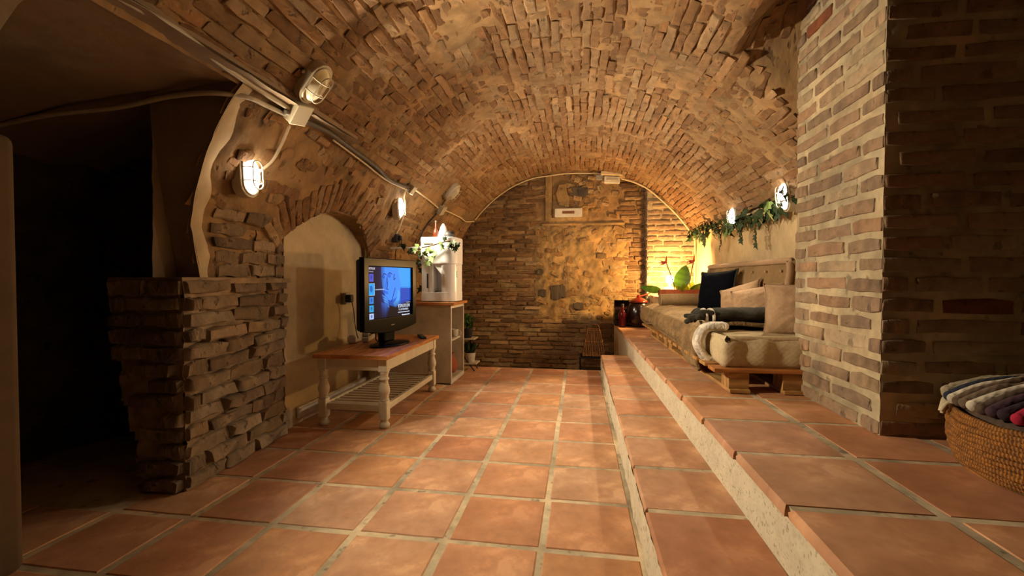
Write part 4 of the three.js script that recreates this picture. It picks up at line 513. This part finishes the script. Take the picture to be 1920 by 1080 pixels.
// ---------- dark things on the platform end ----------
{ const t = thing('lacquer_pot', 'big dark pot with a glossy reddish lid at the end of the platform', 'pot', [0.72, 0.352, -5.55]); obj('pot_body', lathe([[0, 0], [0.1, 0], [0.135, 0.06], [0.145, 0.16], [0.13, 0.25], [0.1, 0.29], [0.098, 0.3]], 32), M.lacquer, t); obj('lid', lathe([[0.11, 0.295], [0.115, 0.305], [0.1, 0.32], [0.06, 0.345], [0.02, 0.36], [0.018, 0.385], [0, 0.39]], 32), M.lacquerRed, t); obj('ladle', capped([V(0.02, 0.37, 0), V(0.08, 0.39, 0.02), V(0.15, 0.425, 0.03)], 0.008, 12), M.flower, t); }
{ const t = thing('dark_crate', 'low dark wooden crate behind the red bottle on the platform', 'crate', [0.6, 0.352, -5.7]); for (let k = 0; k < 3; k++) obj('crate_slat', box(0.3, 0.06, 0.014, 0, 0.04 + k * 0.07, 0.09, 0.003), M.darkWood, t); obj('crate_side', [box(0.014, 0.21, 0.18, -0.15, 0.11, 0, 0.003), box(0.014, 0.21, 0.18, 0.15, 0.11, 0, 0.003), box(0.3, 0.02, 0.18, 0, 0.012, 0, 0.003), box(0.3, 0.2, 0.014, 0, 0.11, -0.09, 0.003)], M.darkWood, t); obj('crate_lid', new THREE.CylinderGeometry(0.1, 0.1, 0.31, 20, 1, false, 0, Math.PI).rotateZ(Math.PI / 2).rotateX(-Math.PI / 2).translate(0, 0.215, 0), M.darkWood, t); }
{ const t = thing('red_bottle', 'red glass lantern bottle with a narrow neck at the platform corner', 'bottle', [0.525, 0.352, -5.48]); obj('glass_body', lathe([[0, 0], [0.035, 0], [0.045, 0.02], [0.042, 0.1], [0.052, 0.15], [0.03, 0.2], [0.016, 0.22], [0.014, 0.255], [0, 0.256]]), M.redGlass, t); obj('stopper', ball(0.018, 0, 0.265, 0), M.blackMat, t); }
{ const t = thing('potted_plant', 'small dark plant in a dark pot left of the red bottle', 'plant', [0.475, 0.352, -5.72]); obj('pot', lathe([[0, 0], [0.03, 0], [0.04, 0.06], [0.036, 0.06], [0.03, 0.02]]), M.blackMat, t); for (let k = 0; k < 9; k++) { const o = obj('leaf', blade(0.12, 0.05, 0.5), M.ivy, t); o.rotation.order = 'YXZ'; o.position.set(0, 0.05, 0); o.rotation.set(rr(0.2, 0.9), k * 0.75, 0); } }
// rattan lantern on a black iron rack below the step
{ const t = thing('iron_rack', 'black iron rack standing beyond the step under the rattan lantern', 'rack', [0.17, PIT, -5.15]); const h = 0.05 - PIT, b = []; for (const [x, z] of [[-0.15, 0.14], [0.15, 0.14], [-0.15, -0.14], [0.15, -0.14]]) obj('leg', capped([V(x, 0.008, z), V(x, h, z)], 0.008, 2), M.iron, t); obj('top_frame', [box(0.33, 0.014, 0.014, 0, h, 0.14), box(0.33, 0.014, 0.014, 0, h, -0.14), box(0.014, 0.014, 0.28, 0.15, h, 0), box(0.014, 0.014, 0.28, -0.15, h, 0)], M.iron, t); for (let k = 0; k < 5; k++) obj('cross_bar', box(0.3, 0.008, 0.012, 0, h, -0.1 + k * 0.05), M.iron, t); obj('lower_shelf', box(0.3, 0.01, 0.28, 0, h - 0.16, 0), M.iron, t); }
{ const t = thing('rattan_lantern', 'tapering rattan lantern standing on the black rack beyond the step', 'lantern', [0.17, 0.062, -5.15]); const top = 0.068, bot = 0.122, H = 0.29; const q = (r, y) => [[-r, y, r], [r, y, r], [r, y, -r], [-r, y, -r], [-r, y, r]]; const rod = (a, b, r = 0.006) => tube([V(...a), V(...b)], r, 2, 6); const A = q(bot, 0.008), B = q(top, H), C = q((bot + top) / 2 + 0.004, H * 0.55); obj('frame', [0, 1, 2, 3].flatMap((i) => [rod(A[i], B[i], 0.007), rod(A[i], A[i + 1]), rod(B[i], B[i + 1]), rod(C[i], C[i + 1])]), M.rattan, t);
  for (let s = 0; s < 4; s++) { const g = []; for (let k = 1; k < 9; k++) { const u = k / 9; g.push(rod(V(...A[s]).lerp(V(...A[s + 1]), u).toArray(), V(...B[s]).lerp(V(...B[s + 1]), u).toArray(), 0.0045)); } for (let k = 1; k < 14; k++) { const u = k / 14; g.push(rod(V(...A[s]).lerp(V(...B[s]), u).toArray(), V(...A[s + 1]).lerp(V(...B[s + 1]), u).toArray(), 0.003)); } obj('woven_panel', g, M.rattan, t); } obj('handle', tube([V(-top, H, 0), V(-0.05, H + 0.05, 0), V(0.05, H + 0.05, 0), V(top, H, 0)], 0.005, 16, 6), M.rattan, t); obj('floor_board', box(2 * bot, 0.012, 2 * bot, 0, 0.006, 0), M.rattan, t); }
// plant stand by the cabinet
{ const t = thing('plant_stand', 'folding metal plant stand with two pale shelves half hidden by the cabinet', 'stand', [-1.19, 0, -4.43]); for (const [y, w] of [[0.325, 0.3], [0.075, 0.34]]) obj('shelf', box(w, 0.014, 0.18, 0, y, 0, 0.004), M.cabinet, t); for (const z of [-0.07, 0.07]) { obj('leg', [tube([V(0.15, 0.0, z), V(-0.1, 0.318, z)], 0.006, 2, 6)], M.iron, t); obj('leg', [tube([V(-0.15, 0.0, z), V(0.1, 0.318, z)], 0.006, 2, 6)], M.iron, t); } }
function bushy(label, pos, pot, h, r, n, lm) { const t = thing('potted_plant', label, 'plant', pos); obj('pot', lathe([[0, 0], [0.042, 0], [0.055, 0.09], [0.058, 0.095], [0.05, 0.095], [0.04, 0.02]]), pot, t); obj('soil', cyl(0.05, 0.05, 0.008, 0, 0.085, 0), M.soil, t); for (let k = 0; k < n; k++) { const o = obj('leaf', blade(rr(0.07, 0.1), 0.04, 0.4), lm, t); o.rotation.order = 'YXZ'; o.position.set(rr(-r, r) * 0.6, 0.085 + rr(0, h), rr(-r, r) * 0.6); o.rotation.set(rr(0.1, 1.2), rr(0, 6.28), 0); } return t; }
bushy('bushy green plant in a black pot on the upper shelf of the plant stand', [-1.125, 0.334, -4.41], M.blackMat, 0.1, 0.06, 34, M.leafGreen);
bushy('dark low plant in a white pot on the lower shelf of the plant stand', [-1.1, 0.084, -4.42], M.white, 0.05, 0.07, 26, M.ivy);

// ---------- sofa of pallets ----------
const SY = Math.atan(0.0165), P0 = (x, z) => { const dz = z + 2.42; return [x + 0.0165 * dz, z]; };   // points on the sofa in its own slightly turned frame
function pallet(label, z0, len, nb) {
  const [x, z] = P0(0.765, z0), t = thing('pallet', label, 'pallet', [x, 0.352, z], SY), w = 0.62;
  for (const xx of [0.05, w / 2, w - 0.05]) obj('runner', box(0.1, 0.02, len, xx, 0.011, -len / 2, 0.003), M.pineRaw, t, { axis: 'z' });
  for (const xx of [0.05, w / 2, w - 0.05]) for (let k = 0; k < nb; k++) obj('block', box(0.1, 0.082, 0.11, xx, 0.062, -0.075 - (len - 0.15) * k / (nb - 1), 0.003), M.pineRaw, t, { off: [k * 0.3, xx] });
  const nt = Math.round(len / 0.155); for (let k = 0; k < nt; k++) obj('top_board', box(w + 0.09, 0.02, 0.11, w / 2 - 0.03, 0.115, -0.06 - (len - 0.12) * k / (nt - 1), 0.003), k ? M.pineRaw : M.pine, t, { off: [k * 0.17, k * 0.31] });
}
pallet('front pallet of raw pine boards and blocks under the near end of the sofa', -2.39, 1.45, 3);
pallet('rear pallet of raw pine boards and blocks under the far end of the sofa', -3.88, 0.86, 3);
// soft cuboid with rounded sides; dimples at the tufts
function mattress(w, h, d, tufts, depth = 0.025, puff = 0.02) {
  const g = new THREE.BoxGeometry(1, 1, 1, 26, 8, 44), p = g.attributes.position; const e = 5;
  for (let i = 0; i < p.count; i++) { let x = p.getX(i) * 2, y = p.getY(i) * 2, z = p.getZ(i) * 2; const ry = Math.pow(Math.abs(y), 3.2), side = Math.sqrt(Math.max(0, 1 - ry * 0.28)), k = 1 + (Math.abs(x) > 0.99 || Math.abs(z) > 0.99 ? 0 : 0); let X1 = x * w / 2, Z1 = z * d / 2, Y1 = y * h / 2; const ex = Math.max(0, Math.abs(x) * w / 2 - (w / 2 - h * 0.5)), ez = Math.max(0, Math.abs(z) * d / 2 - (d / 2 - h * 0.5)); X1 -= Math.sign(x) * ex * (1 - side) * 1.4; Z1 -= Math.sign(z) * ez * (1 - side) * 1.4; let dip = 0; for (const [tx, tz] of tufts) { const q = ((X1 - tx) ** 2 + (Z1 - tz) ** 2) / 0.012; dip += Math.exp(-q); } const edge = Math.min(1, Math.min(w / 2 - Math.abs(X1), d / 2 - Math.abs(Z1)) / 0.05); Y1 += Math.sign(y) * (puff * edge - depth * dip) * Math.abs(y); if (Math.abs(y) < 0.99) { const r = 0.006 * Math.sin((X1 + Z1) * 38); X1 += Math.sign(x) * (Math.abs(x) > 0.99 ? r : 0); Z1 += Math.sign(z) * (Math.abs(z) > 0.99 ? r : 0); } const w3 = 0.004 * n3(X1 * 9, Y1 * 9, Z1 * 9); p.setXYZ(i, X1 + w3, Y1 + w3, Z1 + w3); }
  const q = mergeVertices((g.deleteAttribute('normal'), g.deleteAttribute('uv'), g), 1e-4); q.computeVertexNormals(); return q;
}
const rollEdge = (w, d, y, r) => { const P = [], c = 0.07, seg = [[-1, -1], [1, -1], [1, 1], [-1, 1]]; for (let k = 0; k < 4; k++) { const [ax, az] = seg[k], cx = ax * (w / 2 - c), cz = az * (d / 2 - c); for (let j = 0; j <= 3; j++) { const a = (k - 2) * Math.PI / 2 + Math.PI / 2 * (j / 3) + 0; P.push(V(cx + c * Math.cos(a), y + 0.004 * n3(cx * 9 + j, cz * 7, 1), cz + c * Math.sin(a))); } } return new THREE.TubeGeometry(new THREE.CatmullRomCurve3(P, true, 'catmullrom', 0.3), 140, r, 8, true); };
{
  const w = 0.66, d = 2.32, h = 0.15, [x, z] = P0(1.075, -3.6), t = thing('mattress', 'thick cream tufted mattress with rolled edges on the pallets', 'mattress', [x, 0.478 + h / 2, z], SY);
  const tf = []; for (let i = 0; i < 3; i++) for (let j = 0; j < 8; j++) tf.push([-0.22 + i * 0.22, -1.0 + j * 0.285]);
  obj('mattress_body', mattress(w + 0.02, h + 0.004, d + 0.02, tf, 0.022, 0.012), M.canvasCream, t); obj('rolled_edge', rollEdge(w - 0.03, d - 0.03, h / 2 - 0.004, 0.015), M.canvasCream, t); obj('rolled_edge', rollEdge(w - 0.04, d - 0.04, -h / 2 + 0.012, 0.011), M.canvasCream, t);
  for (const [a, b] of tf.slice(0)) obj('tuft_button', ball(0.01, a, h / 2 - 0.02, b, 0.6), M.linen, t);
}
{ // backrest cushion leaning on the wall
  const h = 0.42, d = 1.65, [x, z] = P0(1.345, -3.78), t = thing('back_cushion', 'long tan tufted back cushion with a rolled top edge against the right wall', 'cushion', [x, 0.64 + h / 2 - 0.01, z], SY); t.rotation.order = 'YXZ'; t.rotation.z = Math.PI / 2 - 0.13;
  const tf = []; for (let i = 0; i < 3; i++) for (let j = 0; j < 7; j++) tf.push([-0.14 + i * 0.14, -0.69 + j * 0.23]);
  obj('cushion_body', mattress(h, 0.12, d, tf, 0.025, 0.02), M.linen, t); obj('rolled_edge', rollEdge(h - 0.01, d - 0.01, 0.062, 0.02), M.canvasBeige, t); obj('rolled_edge', rollEdge(h - 0.01, d - 0.01, -0.05, 0.02), M.canvasBeige, t); for (const [a, b] of tf) obj('tuft_button', ball(0.01, a, 0.062, b, 0.6), M.canvasBeige, t);
}
{ // throw over the seat: runs from under the back cushion over the front edge down to a wavy hem
  const t = thing('throw_blanket', 'plush brown patterned throw covering the seat and hanging over the sofa front', 'blanket', [0, 0, 0]); const z0 = -2.78, z1 = -4.83;
  const line = (z, o) => { const k = (z - z0) / (z1 - z0), hem = lerp(0.405, 0.5, smooth(0, 0.5, k)) + 0.014 * Math.sin(z * 7), sag = 0.008 * n3(z * 3, 1, 4); return [[1.28, 0.654 + o], [1.1, 0.66 + o + sag], [0.92, 0.662 + o - sag], [0.8, 0.656 + o], [0.735 - o * 0.7, 0.634 + o * 0.7], [0.712 - o, 0.59], [0.706 - o + sag, 0.53], [0.715 - o - sag * 2, hem + 0.02], [0.726 - o * 0.5, hem]]; };
  const build = (o) => skin(60, 32, (a, b) => { const z = lerp(z0, z1, a), L = line(z, o), f = b * (L.length - 1), i = Math.min(L.length - 2, Math.floor(f)), u = f - i, q = [lerp(L[i][0], L[i + 1][0], u), lerp(L[i][1], L[i + 1][1], u)]; const [xx] = P0(q[0], z); return { p: V(xx, q[1], z), n: b < 0.5 ? Y : nX, uv: [z, b * 0.9] }; }, 0.006, null, 1.0, 9);
  const rim = (z) => { const L = line(z, 0.007); return tube(L.map(([x, y]) => V(P0(x, z)[0], y, z)), 0.013, 40, 8); };
  const hemT = tube(Array.from({ length: 30 }, (_, i) => { const z = lerp(z0, z1, i / 29), L = line(z, 0.007).at(-1); return V(P0(L[0], z)[0], L[1], z); }), 0.012, 80, 8);
  M.throwFur.side = THREE.DoubleSide; obj('throw_cloth', mergeGeometries([flat(build(0.014)), flat(build(0.001))]), M.throwFur, t, { metric: false }); obj('hem', [rim(z0), rim(z1), hemT], M.throwFur, t);
}
{ const [x, z] = P0(0.7, -2.72), t = thing('fleece_roll', 'curved white fleece roll hanging over the near front edge of the mattress', 'blanket', [x, 0.35, z], SY); const path = (o) => [[0.12, 0.318], [0.06, 0.316], [0.015, 0.3], [-0.012 - o, 0.26], [-0.018 - o, 0.215], [0.0 - o, 0.17], [0.03, 0.135], [0.075, 0.13]]; for (const s of [0, 1]) obj('fold', capped(path(0).map(([a, b]) => V(a, b - 0.0, 0.03 + s * 0.042 - (a > 0 ? 0 : 0))), 0.024, 50, 10), M.woolWhite, t); }
{ const [x, z] = P0(0.72, -2.8), t = thing('grey_blanket', 'dark grey rolled blanket with a knotted tasselled end across the near seat', 'blanket', [x, 0.665, z], SY + 0.08); const S = []; const g = skin(24, 30, (a, b) => { const th = a * 2 * Math.PI, u = b, r = (0.058 + 0.006 * Math.sin(u * 20 + 3 * th) * 0.4) * Math.pow(Math.sin(Math.PI * clamp(0.02 + u * 0.97)), 0.22), c = V(0.04 + 0.52 * u, 0.045 + 0.004 * Math.sin(u * 9), -0.02 * Math.sin(u * 3)); const d = V(0, Math.cos(th), Math.sin(th) * 1.35); return { p: c.addScaledVector(d, r * (d.y < 0 ? 0.72 : 1)), n: d.clone().normalize(), uv: [th * 0.06, u * 0.5] }; }, 0.006, null, 1, 12); M.slate.side = THREE.DoubleSide; obj('rolled_cloth', g, M.slate, t, { metric: false });
  const k = []; for (let i = 0; i < 9; i++) k.push(capped([V(0.06, 0.05 + rr(-0.03, 0.03), rr(-0.05, 0.05)), V(0.01, 0.05 + rr(-0.03, 0.03), rr(-0.07, 0.07)), V(rr(-0.06, -0.02), 0.02 + rr(-0.01, 0.03), rr(-0.07, 0.07))], rr(0.012, 0.02), 10)); obj('knotted_end', k.flat(), M.slate, t); objs('tie', [0.03, 0.07].map((xx) => new THREE.TorusGeometry(0.058, 0.007, 8, 24).scale(1, 0.85, 1.3).rotateY(Math.PI / 2).translate(xx, 0.042, 0)), M.woolWhite, t, { label: 'pale cord tied around the grey roll' }); }
function pillow(w, h, d, seed) { const n = 22, P = [], I = [], half = (sg) => { const o = P.length / 3; for (let i = 0; i <= n; i++) for (let j = 0; j <= n; j++) { const u = i / n * 2 - 1, v = j / n * 2 - 1, pin = 1 - 0.09 * (1 - v * v * v * v), pinv = 1 - 0.09 * (1 - u * u * u * u), th = Math.pow(Math.max(0, 1 - Math.pow(Math.abs(u), 2.6)), 0.55) * Math.pow(Math.max(0, 1 - Math.pow(Math.abs(v), 2.6)), 0.55); const wr = 0.006 * n3(u * 3 + seed, v * 3, sg) * th; P.push(u * w / 2 * pin, v * h / 2 * pinv, sg * (d / 2 * th + wr)); } for (let i = 0; i < n; i++) for (let j = 0; j < n; j++) { const a = o + i * (n + 1) + j, b = a + n + 1; if (sg > 0) I.push(a, b, b + 1, a, b + 1, a + 1); else I.push(a, b + 1, b, a, a + 1, b + 1); } }; half(1); half(-1); let g = new THREE.BufferGeometry(); g.setAttribute('position', new THREE.Float32BufferAttribute(P, 3)); g.setIndex(I); g = mergeVertices(g, 1e-5); g.computeVertexNormals(); return g; }
function cushion(label, pos, rot, size, m, seed, piping) { const t = thing('throw_pillow', label, 'cushion', pos); t.rotation.order = 'YXZ'; t.rotation.set(...rot); obj('pillow_cover', pillow(...size, seed), m, t); const [w, h] = size, P = []; for (let k = 0; k < 40; k++) { const a = k / 40 * 4, s = Math.floor(a), u = (a - s) * 2 - 1, q = [[u, -1], [1, u], [-u, 1], [-1, -u]][s]; P.push(V(q[0] * w / 2 * (1 - 0.09 * (1 - q[1] ** 4)), q[1] * h / 2 * (1 - 0.09 * (1 - q[0] ** 4)), 0)); } obj('seam', new THREE.TubeGeometry(new THREE.CatmullRomCurve3(P, true, 'catmullrom', 0.2), 120, piping, 6, true), m === M.navy ? M.slate : m, t); return t; }
cushion('navy square cushion leaning near the far end of the sofa', [1.12, 0.828, -3.85], [-0.22, -1.05, 0.06], [0.37, 0.36, 0.14], M.navy, 1, 0.008);
cushion('beige cushion right of the navy one, farthest of the three beige', [1.16, 0.772, -3.42], [-0.35, -1.0, 0.32], [0.33, 0.27, 0.15], M.canvasBeige, 2, 0.004);
cushion('creased beige cushion in the middle of the three beige ones', [1.15, 0.765, -3.06], [-0.38, -0.8, 0.22], [0.36, 0.27, 0.16], M.canvasBeige, 3, 0.004);
cushion('beige cushion standing upright beside the brick pillar', [1.22, 0.76, -2.68], [-0.14, -0.42, 0.0], [0.36, 0.31, 0.17], M.canvasBeige, 4, 0.004);
{ const [x, z] = P0(1.08, -4.6), t = thing('bolster', 'long beige bolster lying at the far end of the sofa', 'cushion', [x, 0.724, z], 0.04); obj('bolster_cover', lathe([[0, -0.25], [0.045, -0.248], [0.058, -0.235], [0.062, -0.2], [0.064, 0], [0.062, 0.2], [0.058, 0.235], [0.045, 0.248], [0, 0.25]], 28).rotateZ(Math.PI / 2), M.linen, t); objs('end_seam', [-0.236, 0.236].map((a) => new THREE.TorusGeometry(0.058, 0.004, 6, 28).rotateY(Math.PI / 2).translate(a, 0, 0)), M.canvasBeige, t); }

// ---------- basket with rag rug ----------
{
  const RB = 0.322, t = thing('straw_basket', 'round coiled straw basket on the platform in front of the pillar', 'basket', [1.465, 0.352, -1.475]); const n = 12, H = 0.165;
  obj('basket_floor', cyl(RB - 0.03, RB - 0.03, 0.012, 0, 0.008, 0, 48), M.straw, t);
  for (let k = 0; k < n; k++) { const y = 0.008 + (k + 0.5) * H / n, r = RB - 0.012 - 0.02 * Math.pow(1 - k / n, 4) - (k > n - 3 ? 0.004 * (k - n + 3) : 0); const P = []; for (let i = 0; i < 60; i++) { const a = i / 60 * 2 * Math.PI; P.push(V((r + 0.004 * n3(Math.cos(a) * 3, k, Math.sin(a) * 3)) * Math.cos(a), y + 0.004 * n3(Math.cos(a) * 2, k * 0.3, Math.sin(a) * 2), r * Math.sin(a))); } const g = new THREE.TubeGeometry(new THREE.CatmullRomCurve3(P, true), 160, 0.0095, 7, true); const uv = g.attributes.uv; for (let i = 0; i < uv.count; i++) uv.setXY(i, uv.getX(i) * 9, uv.getY(i) * 0.3 + k * 0.37); obj('coil', flat(g), M.straw, t, { metric: false }); }
  for (const s of [-1, 1]) obj('handle', tube([V(s * 0.09, H - 0.02, RB), V(s * 0.09, H + 0.015, RB + 0.012), V(0, H + 0.02, RB + 0.015)].concat([]), 0.008, 16, 7), M.straw, t);
}
{
  const t = thing('rag_rug', 'folded striped rag rug with a cream fringe heaped in the straw basket', 'rug', [1.465, 0.352, -1.475]); const RB = 0.315, H = 0.165; const dome = (x, z) => { const r = Math.hypot(x, z); return H - 0.012 + 0.125 * Math.sqrt(Math.max(0, 1 - (r / (RB + 0.04)) ** 2)); };
  const dir = V(0.99, 0, -0.12).normalize(), per = V(0.12, 0, 0.99).normalize(); const cols = ['#cfc1a2', '#d8ccb0', '#cabd9f', '#d4c8ac', '#b9ab92', '#2b3550', '#e6dfd0', '#6d5a4a', '#7a6a5c', '#e8e2d4', '#5c4a3e', '#4a3242', '#31202c', '#c02048', '#26282a', '#3a4a4c', '#9a4a2a', '#3a4a4c', '#4b3a33', '#9a4a2a', '#2b2a33', '#5a2f24']; const mats = {}; const rag = (c) => (mats[c] ??= mat(c, { map: T.fleece, bumpMap: T.weave, bumpScale: 0.004, roughness: 1 }));
  const N = 22; for (let k = 0; k < N; k++) { const o = -RB + 0.008 + k * (2 * RB - 0.02) / (N - 1), half = Math.sqrt(Math.max(0.0006, RB * RB - o * o)), P = []; for (let i = 0; i <= 12; i++) { const s = -half + 2 * half * i / 12, x = dir.x * s + per.x * o, z = dir.z * s + per.z * o; P.push(V(x, dome(x, z) + 0.006 * n3(x * 12, k, z * 12), z)); } obj('rag_strip', capped(P, 0.0165, 40, 8), rag(cols[k]), t); }
  obj('rug_underside', lathe([[0, 0.012], [RB - 0.05, 0.012], [RB - 0.03, H - 0.03], [RB - 0.02, H - 0.005], [0.2, H + 0.06], [0, H + 0.08]], 40), rag('#5c4a3e'), t);
  const fr = []; for (let k = 0; k < 34; k++) { const a = 0.42 + k * 0.045, x = -Math.cos(a) * RB, z = -Math.sin(a) * RB; fr.push(tube([V(x * 0.93, H + 0.03, z * 0.93), V(x * 1.02, H + 0.022, z * 1.02), V(x * 1.05, H - 0.004 - R() * 0.016, z * 1.05 + rr(-0.01, 0.01))], 0.0055, 8, 5)); } obj('fringe', fr, rag('#d8ccb0'), t);
}
renderer.render(scene, camera);
